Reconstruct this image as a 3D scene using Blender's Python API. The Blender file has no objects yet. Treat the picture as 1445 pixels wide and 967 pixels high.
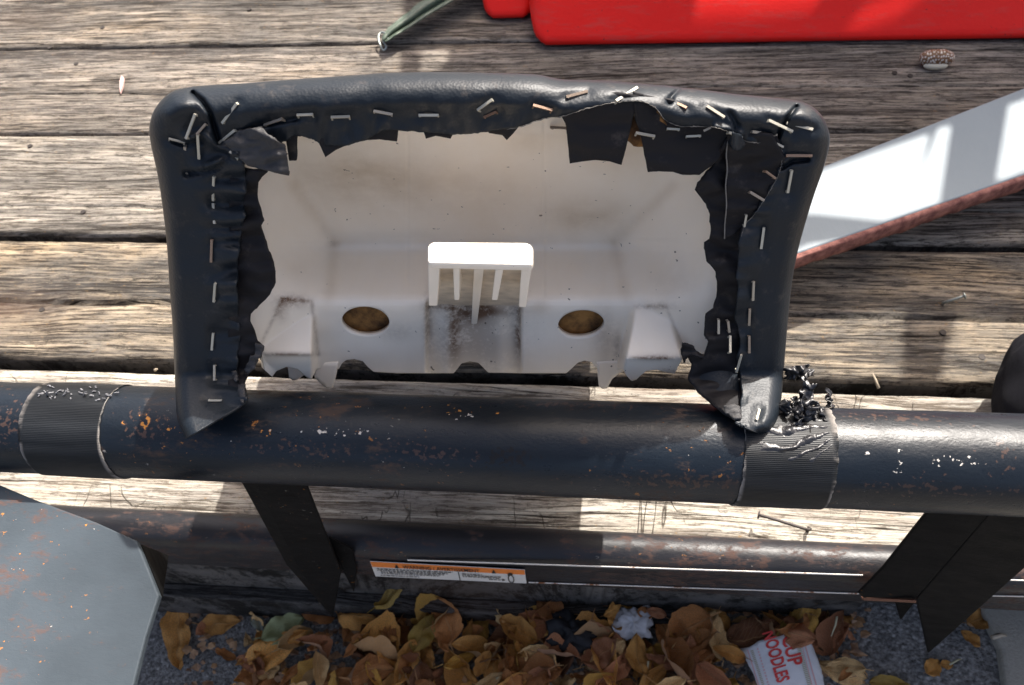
import bpy, bmesh, math, random
import numpy as np
from mathutils import Vector, Matrix, noise
from mathutils.geometry import delaunay_2d_cdt
random.seed(7)
R_ = random.Random(11)
scene = bpy.context.scene
col = scene.collection

# ------------------------------------------------------------------ camera
F = 1150.0; TILT = math.radians(33.0234); YAW = math.radians(11.1512); ROLL = math.radians(-8.0094); H = 0.56376
def _m(a, b, c): return np.array([a, b, c], float)
ct, st = math.cos(TILT), math.sin(TILT); cy, sy = math.cos(YAW), math.sin(YAW); cr, sr = math.cos(ROLL), math.sin(ROLL)
RC = _m((cy, -sy, 0), (sy, cy, 0), (0, 0, 1)) @ _m((1, 0, 0), (0, ct, -st), (0, st, ct)) @ _m((cr, -sr, 0), (sr, cr, 0), (0, 0, 1))
CAM = np.array([0, 0, H])
cam_d = bpy.data.cameras.new('camera'); cam = bpy.data.objects.new('camera', cam_d); col.objects.link(cam)
M4 = Matrix([list(RC[i]) + [0] for i in range(3)] + [[0, 0, 0, 1]]); M4.translation = Vector((0, 0, H))
cam.matrix_world = M4
cam_d.sensor_width = 36; cam_d.lens = F / 1445 * 36; cam_d.clip_start = .01; cam_d.clip_end = 200
cam_d.dof.use_dof = True; cam_d.dof.focus_distance = .37; cam_d.dof.aperture_fstop = 26
scene.camera = cam
# ------------------------------------------------------------------ light
SX, SY = .345, .73                      # towards the sun, per metre of height
sd = Vector((SX, SY, 1)).normalized()
elev = math.asin(sd.z)
sun_l = bpy.data.lights.new('sun', 'SUN'); sun = bpy.data.objects.new('sun', sun_l); col.objects.link(sun)
sun_l.energy = 4.7; sun_l.angle = math.radians(.5); sun_l.color = (1, .955, .89)
sun.rotation_euler = sd.to_track_quat('Z', 'Y').to_euler(); sun.location = (1, 1, 3)
world = bpy.data.worlds.new('World'); scene.world = world; world.use_nodes = True
nt = world.node_tree; sky = nt.nodes.new('ShaderNodeTexSky'); sky.sky_type = 'NISHITA'; sky.sun_disc = False
sky.sun_elevation = elev; sky.sun_rotation = math.atan2(SX, SY)
sky.dust_density = 7.0; sky.ozone_density = .0; sky.air_density = .7
nt.links.new(sky.outputs[0], nt.nodes['Background'].inputs[0]); nt.nodes['Background'].inputs[1].default_value = .15
scene.view_settings.view_transform = 'Standard'; scene.view_settings.look = 'None'
scene.view_settings.gamma = 1; scene.view_settings.exposure = .98

# ------------------------------------------------------------------ helpers
def ray(u, v): return RC @ np.array([(u - 722.5) / F, -(v - 483.5) / F, -1.])
def atd(u, v, D): return CAM + ray(u, v) * D
def onz(u, v, z):
    d = ray(u, v); return CAM + d * ((z - H) / d[2])
def ony(u, v, y):
    d = ray(u, v); return CAM + d * (y / d[1])
VIEW = RC @ np.array([0, 0, -1.])      # away from the camera
def tag(o, label=None, cat=None, group=None, kind=None):
    if label: o['label'] = label
    if cat: o['category'] = cat
    if group: o['group'] = group
    if kind: o['kind'] = kind
    return o
def empty(name, loc=(0, 0, 0)):
    o = bpy.data.objects.new(name, None); o.location = loc; o.empty_display_size = .02; col.objects.link(o); return o
def mesh(name, V, Fc, mat, parent=None, smooth=True, cols=None):
    me = bpy.data.meshes.new(name); me.from_pydata([tuple(float(c) for c in p) for p in V], [], Fc)
    if mat: me.materials.append(mat)
    if smooth: me.polygons.foreach_set('use_smooth', [True] * len(me.polygons))
    if cols is not None:
        a = me.color_attributes.new('marks', 'FLOAT_COLOR', 'POINT')
        a.data.foreach_set('color', np.asarray(cols, np.float32).ravel())
    me.update()
    o = bpy.data.objects.new(name, me); col.objects.link(o)
    if parent is not None:
        o.parent = parent; o.matrix_parent_inverse = Matrix.Translation(-Vector(parent.location))
    return o
def grid_faces(nu, nv, close=False):
    out = []
    for i in range(nu if close else nu - 1):
        for j in range(nv - 1):
            a = i * nv + j; b = ((i + 1) % nu) * nv + j
            out.append((a, b, b + 1, a + 1))
    return out
def solid(o, t, off=-1):
    m = o.modifiers.new('thickness', 'SOLIDIFY'); m.thickness = t; m.offset = off; return o
def bevel(o, w, seg=2, ang=40):
    m = o.modifiers.new('bevel', 'BEVEL'); m.width = w; m.segments = seg; m.limit_method = 'ANGLE'; m.angle_limit = math.radians(ang); return o
def prism(name, pts, back, mat, parent=None, bev=0, smooth=False):
    """closed solid: polygon pts (3-D) and the same polygon moved by back (vector or list of vectors)"""
    n = len(pts); pts = [np.array(p, float) for p in pts]
    bk = back if isinstance(back, list) else [np.array(back, float)] * n
    V = pts + [p + b for p, b in zip(pts, bk)]
    Fc = [tuple(range(n)), tuple(range(2 * n - 1, n - 1, -1))] + [(i, i + n, (i + 1) % n + n, (i + 1) % n) for i in range(n)]
    me = bpy.data.meshes.new(name); bm = bmesh.new()
    vs = [bm.verts.new(tuple(p)) for p in V]
    for f in Fc: bm.faces.new([vs[i] for i in f])
    bmesh.ops.recalc_face_normals(bm, faces=bm.faces)
    bm.to_mesh(me); bm.free(); me.materials.append(mat)
    if smooth: me.polygons.foreach_set('use_smooth', [True] * len(me.polygons))
    o = bpy.data.objects.new(name, me); col.objects.link(o)
    if parent is not None:
        o.parent = parent; o.matrix_parent_inverse = Matrix.Translation(-Vector(parent.location))
    if bev: bevel(o, bev)
    return o
def polyarr(p): return np.array(p, float)
def dist_poly(P, L):
    """distance of points P (n,2) to polyline L (m,2)"""
    best = np.full(len(P), 1e9)
    for a, b in zip(L[:-1], L[1:]):
        ab = b - a; t = np.clip(((P - a) @ ab) / (ab @ ab + 1e-9), 0, 1)
        best = np.minimum(best, np.linalg.norm(P - (a + t[:, None] * ab), axis=1))
    return best
def resample(L, n, smooth=True):
    L = polyarr(L); m = len(L)
    x = np.linspace(0, m - 1, n)
    i = np.clip(x.astype(int), 0, m - 2); t = (x - i)[:, None]
    p0 = L[np.maximum(i - 1, 0)]; p1 = L[i]; p2 = L[i + 1]; p3 = L[np.minimum(i + 2, m - 1)]
    if not smooth: return p1 + (p2 - p1) * t
    return .5 * ((2 * p1) + (-p0 + p2) * t + (2 * p0 - 5 * p1 + 4 * p2 - p3) * t ** 2 + (-p0 + 3 * p1 - 3 * p2 + p3) * t ** 3)
def nz(x, y, z=0, o=3):
    return noise.fractal(Vector((x, y, z)), 1.0, 2.0, o)
def inpoly(x, y, P):
    r = False; n = len(P); j = n - 1
    for i in range(n):
        xi, yi = P[i]; xj, yj = P[j]
        if (yi > y) != (yj > y) and x < (xj - xi) * (y - yi) / (yj - yi) + xi: r = not r
        j = i
    return r
def patch(name, poly, Df, mat, parent, step=5, jag=0., thick=.0012, cols=None):
    """a sheet whose outline is poly (photo px of a point list), lying at depth Df"""
    pts = []
    n = len(poly)
    for i in range(n):
        a = poly[i]; b = poly[(i + 1) % n]; L = math.dist(a, b); k = max(1, int(L / step))
        for q in range(k):
            t = q / k; x = a[0] + (b[0] - a[0]) * t; y = a[1] + (b[1] - a[1]) * t
            if jag: x += R_.uniform(-jag, jag); y += R_.uniform(-jag, jag)
            pts.append((x, y))
    nb = len(pts); xs = [p[0] for p in poly]; ys = [p[1] for p in poly]
    bd = polyarr(pts + [pts[0]])
    cand = []
    y = min(ys) + step / 2; r = 0
    while y < max(ys):
        x = min(xs) + (step / 2 if r % 2 else step)
        while x < max(xs):
            if inpoly(x, y, pts): cand.append((x, y))
            x += step
        y += step * .87; r += 1
    if cand:
        c = polyarr(cand); d = dist_poly(c, bd)
        cand = [q for q, dd in zip(cand, d) if dd > step * .5]
    allp = [Vector(p) for p in pts + cand]
    vo, ed, fa, *_ = delaunay_2d_cdt(allp, [], [list(range(nb))], 1, 1e-4)
    P = np.array([(v.x, v.y) for v in vo]); D = Df(P)
    V = [atd(p[0], p[1], d) for p, d in zip(P, D)]
    fa = [tuple(reversed(f)) for f in fa]
    o = mesh(name, V, fa, mat, parent)
    # face the camera
    me = o.data
    if len(me.polygons) and np.array(me.polygons[0].normal) @ VIEW > 0: me.flip_normals()
    if thick: solid(o, thick)
    return o
def tube(path, r, n=10, cap=True):
    """verts, faces of a tube along 3-D path; r number or list"""
    path = [np.array(p, float) for p in path]; m = len(path); V = []; Fc = []
    rr = r if hasattr(r, '__len__') else [r] * m
    up = np.array([.3, .2, 1.])
    for i, p in enumerate(path):
        t = path[min(i + 1, m - 1)] - path[max(i - 1, 0)]; t /= np.linalg.norm(t) + 1e-12
        a = np.cross(t, up); a /= np.linalg.norm(a) + 1e-12; b = np.cross(a, t)
        for k in range(n):
            q = 2 * math.pi * k / n; V.append(p + rr[i] * (a * math.cos(q) + b * math.sin(q)))
    for i in range(m - 1):
        for k in range(n):
            a0 = i * n + k; a1 = i * n + (k + 1) % n
            Fc.append((a0, a1, a1 + n, a0 + n))
    if cap: Fc += [tuple(reversed(range(n))), tuple(range((m - 1) * n, m * n))]
    return V, Fc

# ------------------------------------------------------------------ materials
class NB:
    def __init__(s, name):
        s.m = bpy.data.materials.new(name); s.m.use_nodes = True; s.t = s.m.node_tree
        s.b = s.t.nodes['Principled BSDF']; s.co = s.t.nodes.new('ShaderNodeTexCoord')
    def n(s, ty, **k):
        x = s.t.nodes.new(ty)
        for a, b in k.items(): setattr(x, a, b)
        return x
    def set(s, sock, v):
        if hasattr(v, 'node') or hasattr(v, 'is_linked'): s.t.links.new(v, sock)
        else: sock.default_value = v
    def map(s, sc=(1, 1, 1), off=(0, 0, 0), src=None, rot=(0, 0, 0)):
        x = s.n('ShaderNodeMapping'); s.set(x.inputs[0], src or s.co.outputs['Object'])
        x.inputs['Scale'].default_value = sc; s.set(x.inputs['Location'], off); x.inputs['Rotation'].default_value = rot
        return x.outputs[0]
    def noise(s, vec, scale=1, det=4, rough=.55, dist=0):
        x = s.n('ShaderNodeTexNoise'); s.set(x.inputs['Vector'], vec); x.inputs['Scale'].default_value = scale
        x.inputs['Detail'].default_value = det; x.inputs['Roughness'].default_value = rough; x.inputs['Distortion'].default_value = dist
        return x.outputs[0]
    def vor(s, vec, scale, feat='F1', rnd=1):
        x = s.n('ShaderNodeTexVoronoi', feature=feat); s.set(x.inputs['Vector'], vec); x.inputs['Scale'].default_value = scale
        x.inputs['Randomness'].default_value = rnd
        return x.outputs['Distance']
    def ramp(s, f, *st):
        x = s.n('ShaderNodeValToRGB'); s.set(x.inputs[0], f); e = x.color_ramp.elements
        while len(e) < len(st): e.new(.5)
        for q, (p, c) in zip(e, st):
            q.position = p; q.color = (c, c, c, 1) if isinstance(c, (int, float)) else (*c, 1)
        return x.outputs[0]
    def math(s, op, a, b=0., c=0., clamp=False):
        x = s.n('ShaderNodeMath', operation=op, use_clamp=clamp)
        s.set(x.inputs[0], a); s.set(x.inputs[1], b); s.set(x.inputs[2], c); return x.outputs[0]
    def mix(s, f, a, b, mode='MIX'):
        x = s.n('ShaderNodeMix', data_type='RGBA', blend_type=mode)
        s.set(x.inputs[0], f)
        for i, q in ((6, a), (7, b)): s.set(x.inputs[i], (*q, 1) if isinstance(q, tuple) and len(q) == 3 else q)
        return x.outputs[2]
    def bump(s, h, st=.3, d=.001, nrm=None):
        x = s.n('ShaderNodeBump'); s.set(x.inputs['Height'], h); x.inputs['Strength'].default_value = st; x.inputs['Distance'].default_value = d
        if nrm is not None: s.t.links.new(nrm, x.inputs['Normal'])
        return x.outputs[0]
    def out(s, color=None, rough=None, metal=None, nrm=None, spec=None, **kw):
        B = s.b.inputs
        if color is not None: s.set(B['Base Color'], (*color, 1) if isinstance(color, tuple) and len(color) == 3 else color)
        if rough is not None: s.set(B['Roughness'], rough)
        if metal is not None: s.set(B['Metallic'], metal)
        if spec is not None: s.set(B['Specular IOR Level'], spec)
        if nrm is not None: s.t.links.new(nrm, B['Normal'])
        for k, v in kw.items(): s.set(B[k], v)
        return s.m
def plain(name, c, r=.5, metal=0, sc=60, var=.25, bst=.2, bd=.0005, spec=.5):
    b = NB(name); f = b.noise(b.map(), sc, 5)
    cc = b.mix(f, tuple(x * (1 - var) for x in c), tuple(min(1, x * (1 + var)) for x in c))
    return b.out(cc, r, metal, b.bump(b.noise(b.map(), sc * 5, 4), bst, bd), spec)

def wood(name, light, mid, dark, warm, seed, cross=0., grey=.5, lich=.5):
    b = NB(name); off = (seed * 3.7, seed * 1.9, seed)
    base = b.map((1, 1, 1), off)
    # slow wander of the grain, tighter swirls round knots
    w1 = b.noise(b.map((2.2, 7, 1), off), 1, 3, .5)
    w2 = b.noise(b.map((7, 16, 1), off), 1, 3, .5)
    kn = b.vor(b.map((2.6, 7.0, 1), off), 1.0)
    kk = b.math('POWER', b.math('SUBTRACT', 1, b.math('MULTIPLY', kn, 2.6), clamp=True), 2.0)
    sep = b.n('ShaderNodeSeparateXYZ'); b.set(sep.inputs[0], base)
    yy = b.math('ADD', sep.outputs[1], b.math('MULTIPLY', b.math('SUBTRACT', w1, .5), .030))
    yy = b.math('ADD', yy, b.math('MULTIPLY', b.math('SUBTRACT', w2, .5), .006))
    yy = b.math('ADD', yy, b.math('MULTIPLY', kk, .018))
    cb = b.n('ShaderNodeCombineXYZ'); b.set(cb.inputs[0], sep.outputs[0]); b.set(cb.inputs[1], yy); b.set(cb.inputs[2], b.math('MULTIPLY', sep.outputs[2], .3))
    v = cb.outputs[0]
    fine = b.noise(b.map((22, 430, 60), src=v), 1, 8, .78)
    med = b.noise(b.map((5, 130, 40), src=v), 1, 8, .72)
    band = b.noise(b.map((.9, 36, 10), src=v), 1, 5, .6)
    big = b.noise(b.map((3.5, 11, 3), off), 1, 9, .68)
    blot = b.noise(b.map((16, 34, 10), off), 1, 9, .74)
    c = b.mix(b.ramp(band, (.42, 0), (.58, 1)), dark, mid)
    c = b.mix(b.ramp(b.math('ADD', b.math('MULTIPLY', med, .6), b.math('MULTIPLY', big, .4)), (.46, 0), (.57, 1)), c, tuple(min(.62, x * 1.22) for x in light))
    c = b.mix(b.math('MULTIPLY', b.ramp(big, (.50, 0), (.68, 1)), .55), c, warm)
    gr = (mid[0] * .62, mid[0] * .60, mid[0] * .57)
    c = b.mix(b.math('MULTIPLY', b.ramp(blot, (.42, 0), (.60, 1)), grey), c, gr)
    bandw = b.noise(b.map((1.1, 26, 5), (seed, 3, 1), src=v), 1, 8, .7)
    c = b.mix(b.math('MULTIPLY', b.ramp(bandw, (.53, 0), (.60, 1)), .8 * grey), c, tuple(x * .42 for x in gr))
    c = b.mix(b.math('MULTIPLY', b.ramp(bandw, (.36, 1), (.42, 0)), .55), c, light)
    fleck = b.noise(b.map((70, 330, 60), off), 1, 6, .8)
    c = b.mix(b.ramp(fleck, (.41, .8), (.46, 0)), c, tuple(x * .6 for x in dark))
    c = b.mix(b.ramp(fleck, (.58, 0), (.68, .45)), c, tuple(min(.6, x * 1.3) for x in light))
    c = b.mix(b.ramp(fine, (.42, .95), (.50, 0)), c, (dark[0] * .5, dark[1] * .48, dark[2] * .45))
    c = b.mix(b.ramp(fine, (.54, 0), (.68, .5)), c, tuple(min(.62, x * 1.35) for x in light))
    c = b.mix(b.math('MULTIPLY', b.math('POWER', kk, 1.4), .85), c, (.07, .035, .018))
    # splits along the grain, specks and lichen
    split = b.noise(b.map((1.6, 120, 5), (seed, 0, 0), src=v), 1, 3, .5)
    spm = b.ramp(b.math('ABSOLUTE', b.math('SUBTRACT', split, .5)), (.0, 1.), (.016, 0))
    spm = b.math('MULTIPLY', spm, b.ramp(b.noise(b.map((5, 30, 1), (9, seed, 2)), 1, 3), (.44, 0), (.54, 1)))
    c = b.mix(spm, c, (.018, .013, .010))
    sp = b.noise(b.map((160, 200, 160), off), 1, 4, .7)
    c = b.mix(b.math('MULTIPLY', b.ramp(sp, (.64, 0), (.70, 1)), .7 * lich), c, (.30, .17, .055))
    c = b.mix(b.math('MULTIPLY', b.ramp(sp, (.28, 1), (.34, 0)), .6), c, (.02, .016, .013))
    hgt = b.math('ADD', b.math('ADD', b.math('MULTIPLY', fine, 1.2), b.math('MULTIPLY', fleck, .6)), b.math('MULTIPLY', med, .9))
    hgt = b.math('SUBTRACT', hgt, b.math('MULTIPLY', spm, 1.2))
    if cross:
        x1 = b.noise(b.map((26, 9, 1), (seed * 5, 2, 1)), 1, 3, .6, .6)
        cm = b.ramp(b.math('ABSOLUTE', b.math('SUBTRACT', x1, .5)), (.0, .9), (.007, 0))
        cm = b.math('MULTIPLY', cm, b.ramp(b.noise(b.map((12, 22, 1), (3, seed, 1)), 1, 3), (.52, 0), (.58, cross)))
        c = b.mix(cm, c, (.03, .022, .016)); hgt = b.math('SUBTRACT', hgt, cm)
    return b.out(c, .88, 0, b.bump(hgt, .9, .0013), .15)

W_TOP = wood('weathered_wood_a', (0.298, 0.257, 0.212), (0.162, 0.140, 0.116), (0.056, 0.048, 0.041), (0.244, 0.172, 0.099), 1.3, grey=.55)
W_MIDA = wood('weathered_wood_b', (0.307, 0.266, 0.221), (0.172, 0.149, 0.122), (0.059, 0.050, 0.044), (0.253, 0.181, 0.109), 2.9, grey=.5)
W_MIDB = wood('weathered_wood_c', (0.343, 0.307, 0.257), (0.189, 0.167, 0.140), (0.068, 0.059, 0.050), (0.279, 0.217, 0.144), 4.1, grey=.45)
W_LOW = wood('weathered_wood_d', (0.370, 0.304, 0.220), (0.167, 0.141, 0.110), (0.055, 0.048, 0.042), (0.334, 0.220, 0.106), 6.4, grey=.75)
W_EDGE = wood('bleached_wood', (0.532, 0.475, 0.404), (0.399, 0.351, 0.294), (0.199, 0.171, 0.142), (0.437, 0.285, 0.133), 8.2, cross=1., grey=.35, lich=.8)
W_DARK = wood('dark_wood', (.12, .11, .10), (.075, .07, .065), (.03, .028, .026), (.09, .07, .05), 9.5, grey=.3, lich=.2)

def steel_mat(name, base, rustc, rust, rough, sc=1., flecks=.6, metal=.0):
    b = NB(name); n1 = b.noise(b.map((45 * sc, 90 * sc, 90 * sc)), 1, 9, .78); n2 = b.noise(b.map((7, 9, 9), (3, 1, 2)), 1, 5, .6)
    n3 = b.noise(b.map((3, 60, 60), (1, 5, 2)), 1, 5, .6)
    c = b.mix(b.ramp(n2, (.35, 0), (.65, 1)), base, tuple(x * 1.7 for x in base))
    c = b.mix(b.math('MULTIPLY', b.ramp(n3, (.45, 0), (.6, 1)), (.0 if base[0] > .03 else .5)), c, tuple(x * .45 for x in base))
    rm = b.ramp(b.math('ADD', b.math('MULTIPLY', n1, .62), b.math('MULTIPLY', n2, .38)), (.60 - rust, 0), (.66 - rust, 1))
    c = b.mix(b.math('MULTIPLY', rm, .7), c, b.mix(b.noise(b.map((200, 200, 200)), 1, 3), rustc, tuple(x * 2.1 for x in rustc)))
    f = b.noise(b.map((260, 330, 330), (4, 4, 1)), 1, 4, .6)
    fm = b.math('MULTIPLY', b.ramp(f, (.70, 0), (.715, 1)), b.ramp(n2, (.5, 0), (.58, flecks)))
    c = b.mix(fm, c, (.62, .58, .52))
    f2 = b.noise(b.map((230, 300, 300), (8, 2, 6)), 1, 5, .65)
    fm2 = b.math('MULTIPLY', b.ramp(f2, (.66, 0), (.68, 1)), b.ramp(n2, (.48, 0), (.55, flecks)))
    c = b.mix(fm2, c, (.50, .20, .035))
    r = b.math('ADD', b.math('MULTIPLY', rm, .35), b.math('ADD', rough, b.math('MULTIPLY', b.math('SUBTRACT', n1, .5), .5)), clamp=True)
    h = b.math('ADD', n1, b.math('MULTIPLY', b.noise(b.map((500, 700, 700)), 1, 3), .35)); h = b.math('ADD', h, b.math('ADD', fm, fm2))
    return b.out(c, r, metal, b.bump(h, .5, .0006), .34 if rough < .6 else .12)
PIPE = steel_mat('blue_black_painted_steel', (.0055, .0085, .0125), (.045, .028, .020), .045, .33, flecks=.5)
RAILM = steel_mat('rusty_black_steel', (.012, .012, .014), (.050, .026, .019), .075, .40, 1.6, .3)
DARKM = steel_mat('black_steel', (.003, .003, .0032), (.014, .008, .006), .0, .7, 1., .3)
PLATEM = steel_mat('grey_blue_painted_steel', (.037, .046, .054), (.075, .042, .032), .05, .6, 1.3, 1.)
RUSTEDGE = plain('rust_edge', (.16, .07, .04), .85, 0, 200)
STRIPE = NB('white_stripe_paint')
_r = STRIPE.noise(STRIPE.map((40, 40, 40)), 1, 5, .7)
STRIPE = STRIPE.out(STRIPE.mix(STRIPE.ramp(_r, (.60, 0), (.64, 1)), (.72, .68, .62), (.25, .09, .03)), .6)

def leather_mat(name, c, rough, grain=1., warm=0.):
    b = NB(name); g = b.vor(b.map(), 850, 'F1'); g2 = b.noise(b.map(), 420, 5, .6); big = b.noise(b.map(), 30, 5, .6)
    cc = b.mix(big, tuple(x * .75 for x in c), tuple(x * 1.3 for x in c))
    dust = b.noise(b.map(), 110, 6, .7)
    cc = b.mix(b.math('MULTIPLY', b.ramp(dust, (.58, 0), (.72, 1)), .35 + warm), cc, (.11, .09, .075))
    h = b.math('ADD', b.math('MULTIPLY', g, .8), b.math('MULTIPLY', g2, .9))
    rr = b.math('ADD', rough, b.math('MULTIPLY', b.math('SUBTRACT', big, .5), .25))
    n = b.bump(h, .36 * grain, .00028)
    return b.out(cc, rr, 0, n, .32)
LEATHER = leather_mat('black_leatherette', (.0085, .0125, .0175), .44)
LINING = leather_mat('dull_black_vinyl_back', (.0075, .0065, .008), .68, .4)
SUEDE = leather_mat('scuffed_grey_leatherette', (.045, .044, .045), .62, 1.6, .45)
CUTEDGE = plain('pale_fabric_edge', (.20, .185, .165), .9, 0, 300)
FOAM = NB('brown_foam')
_a = FOAM.noise(FOAM.map(), 60, 6, .7); _b = FOAM.noise(FOAM.map(), 500, 3)
FOAM = FOAM.out(FOAM.mix(FOAM.ramp(_a, (.4, 0), (.62, 1)), (.085, .038, .012), (.42, .20, .055)), .9, 0, FOAM.bump(_b, .5, .001))

b = NB('white_plastic')
at = b.n('ShaderNodeAttribute', attribute_name='marks'); sp = b.n('ShaderNodeSeparateColor'); b.set(sp.inputs[0], at.outputs['Color'])
n1 = b.noise(b.map(), 45, 6, .65); n2 = b.noise(b.map(), 420, 5, .7); n3 = b.noise(b.map((3, 1, 1), (2, 2, 2)), 26, 5, .6)
c = b.mix(n3, (.88, .77, .62), (.94, .86, .745))
c = b.mix(b.math('MULTIPLY', sp.outputs[1], b.ramp(n1, (.3, .4), (.65, 1))), c, (.56, .44, .31))
gm = b.math('MULTIPLY', sp.outputs[0], b.ramp(b.math('ADD', b.math('MULTIPLY', n1, .5), b.math('MULTIPLY', n2, .5)), (.36, .25), (.52, 1)), clamp=True)
c = b.mix(gm, c, (.15, .085, .05))
sk = b.noise(b.map(), 330, 2, .5); c = b.mix(b.math('MULTIPLY', b.ramp(sk, (.735, 0), (.75, 1)), .8), c, (.05, .035, .03))
PLASTIC = b.out(c, b.math('ADD', .34, b.math('MULTIPLY', gm, .4)), 0, b.bump(b.math('ADD', b.noise(b.map(), 90, 4), b.math('MULTIPLY', n2, .15)), .22, .0008), .45)
PLASTIC.node_tree.nodes['Principled BSDF'].inputs['Subsurface Weight'].default_value = .0
PLASTIC.node_tree.nodes['Principled BSDF'].inputs['Subsurface Radius'].default_value = (.008, .006, .005)
PLASTIC.node_tree.nodes['Principled BSDF'].inputs['Subsurface Scale'].default_value = 1

b = NB('old_staple_metal'); oi = b.n('ShaderNodeObjectInfo')
n1 = b.noise(b.map(), 300, 3)
f = b.math('ADD', b.math('MULTIPLY', n1, .45), b.math('MULTIPLY', oi.outputs['Random'], .45))
STAPLE = b.out(b.mix(b.ramp(f, (.50, 0), (.66, 1)), (.50, .47, .38), (.19, .09, .045)), .42, .3, b.bump(n1, .3, .0003))

b = NB('black_ribbed_tape')
sepx = b.n('ShaderNodeSeparateXYZ'); b.set(sepx.inputs[0], b.co.outputs['UV'])
rib = b.math('SINE', b.math('MULTIPLY', sepx.outputs[1], 1100)); n1 = b.noise(b.map((40, 90, 90)), 1, 6, .7)
n4 = b.noise(b.map((9, 160, 160)), 1, 5, .65); vv = sepx.outputs[0]
c = b.mix(b.ramp(n4, (.4, 0), (.7, 1)), (.005, .006, .007), (.018, .020, .022))
edge = b.math('ABSOLUTE', b.math('SUBTRACT', vv, .5))
em = b.math('MULTIPLY', b.ramp(edge, (.46, 0), (.5, 1)), b.ramp(n1, (.42, 0), (.55, 1)))
c = b.mix(em, c, (.26, .24, .22))
TAPE = b.out(c, b.math('ADD', .33, b.math('MULTIPLY', n1, .25)), 0, b.bump(b.math('ADD', b.math('MULTIPLY', rib, .5), b.math('MULTIPLY', n1, 2)), .28, .0003), .28)
FRAY = plain('frayed_tape', (.010, .010, .012), .38, 0, 200, .5, .3, .0006, .7)
FRAYG = plain('dusty_tape_edge', (.16, .16, .17), .55, 0, 300, .6, .8, .001)

b = NB('red_plastic'); n1 = b.noise(b.map((1, 1, 1)), 14, 6, .65); n2 = b.noise(b.map((30, 6, 220)), 1, 5, .7); n3 = b.noise(b.map(), 260, 3)
c = b.mix(n1, (.78, .010, .007), (.92, .022, .014))
c = b.mix(b.math('MULTIPLY', b.ramp(n2, (.52, 0), (.72, 1)), .35), c, (.42, .10, .085))
c = b.mix(b.math('MULTIPLY', b.ramp(n3, (.70, 0), (.74, 1)), .7), c, (.10, .03, .03))
RED = b.out(c, .5, 0, b.bump(b.math('ADD', n2, n3), .25, .0006), .22)

b = NB('pale_blue_paint'); n1 = b.noise(b.map(), 12, 6, .6); n2 = b.noise(b.map((60, 20, 60), rot=(0, 0, .45)), 4, 5, .7)
c = b.mix(n1, (.145, .185, .21), (.18, .222, .25)); c = b.mix(b.math('MULTIPLY', b.ramp(n2, (.66, 0), (.72, 1)), .7), c, (.20, .22, .23))
PAINT = b.out(c, .5, 0, b.bump(n2, .35, .001))
b = NB('red_primer_edge'); n1 = b.noise(b.map(), 90, 6, .7)
BRICK = b.out(b.mix(b.ramp(n1, (.4, 0), (.62, 1)), (.16, .055, .045), (.40, .17, .13)), .8, 0, b.bump(n1, .8, .002))

b = NB('asphalt'); v1 = b.vor(b.map(), 330); v2 = b.vor(b.map(), 150); n1 = b.noise(b.map(), 8, 5); n2 = b.noise(b.map(), 600, 4, .7); cell = b.noise(b.map(), 260, 3, .6)
c = b.mix(b.ramp(cell, (.38, 0), (.66, 1)), (.10, .097, .092), (.34, .33, .31))
c = b.mix(b.math('MULTIPLY', b.ramp(v2, (.12, 1), (.24, 0)), .8), c, (.50, .48, .45))
c = b.mix(b.math('MULTIPLY', n1, .45), c, b.mix(n2, (.07, .065, .06), (.19, .18, .17)))
ASPH = b.out(c, .92, 0, b.bump(b.math('ADD', b.math('SUBTRACT', 1, v1), n2), .9, .002), .3)
b = NB('concrete'); n1 = b.noise(b.map(), 18, 6, .65); n2 = b.noise(b.map(), 420, 4, .7)
CONC = b.out(b.mix(n2, b.mix(n1, (.22, .205, .17), (.32, .30, .25)), (.42, .39, .33)), .9, 0, b.bump(n2, .7, .0015), .3)

b = NB('dry_leaf'); oi = b.n('ShaderNodeObjectInfo'); n1 = b.noise(b.map(), 60, 6, .65); n2 = b.noise(b.map(), 350, 4)
sep = b.n('ShaderNodeSeparateXYZ'); b.set(sep.inputs[0], b.co.outputs['UV'])
sepc = b.n('ShaderNodeAttribute', attribute_type='OBJECT', attribute_name='tone'); tn = sepc.outputs['Fac']
c = b.ramp(tn, (0, (.16, .07, .035)), (.2, (.44, .21, .10)), (.4, (.66, .36, .15)), (.6, (.76, .52, .28)), (.8, (.46, .22, .13)), (1., (.60, .36, .13)))
hs = b.n('ShaderNodeHueSaturation'); b.set(hs.inputs['Value'], b.math('ADD', .95, b.math('MULTIPLY', oi.outputs['Random'], .5))); hs.inputs['Saturation'].default_value = 1.15; b.set(hs.inputs['Color'], c); c = hs.outputs[0]
c = b.mix(b.ramp(n1, (.35, .55), (.60, 0)), c, (.05, .024, .014))
yv = b.math('ABSOLUTE', b.math('SUBTRACT', sep.outputs[1], .5))
vein = b.ramp(yv, (.0, .8), (.035, 0))
sv = b.math('SINE', b.math('MULTIPLY', b.math('SUBTRACT', sep.outputs[0], b.math('MULTIPLY', yv, .7)), 75))
c = b.mix(b.math('MULTIPLY', vein, .6), c, (.45, .28, .13)); c = b.mix(b.math('MULTIPLY', b.ramp(sv, (.85, 0), (1, 1)), .25), c, (.45, .30, .16))
geo = b.n('ShaderNodeNewGeometry')
c = b.mix(b.math('MULTIPLY', geo.outputs['Backfacing'], .5), c, (.36, .25, .17))
LEAF = b.out(c, .50, 0, b.bump(b.math('ADD', b.math('ADD', n1, b.math('MULTIPLY', n2, .3)), b.math('MULTIPLY', vein, .7)), .8, .0018), .45)
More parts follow.
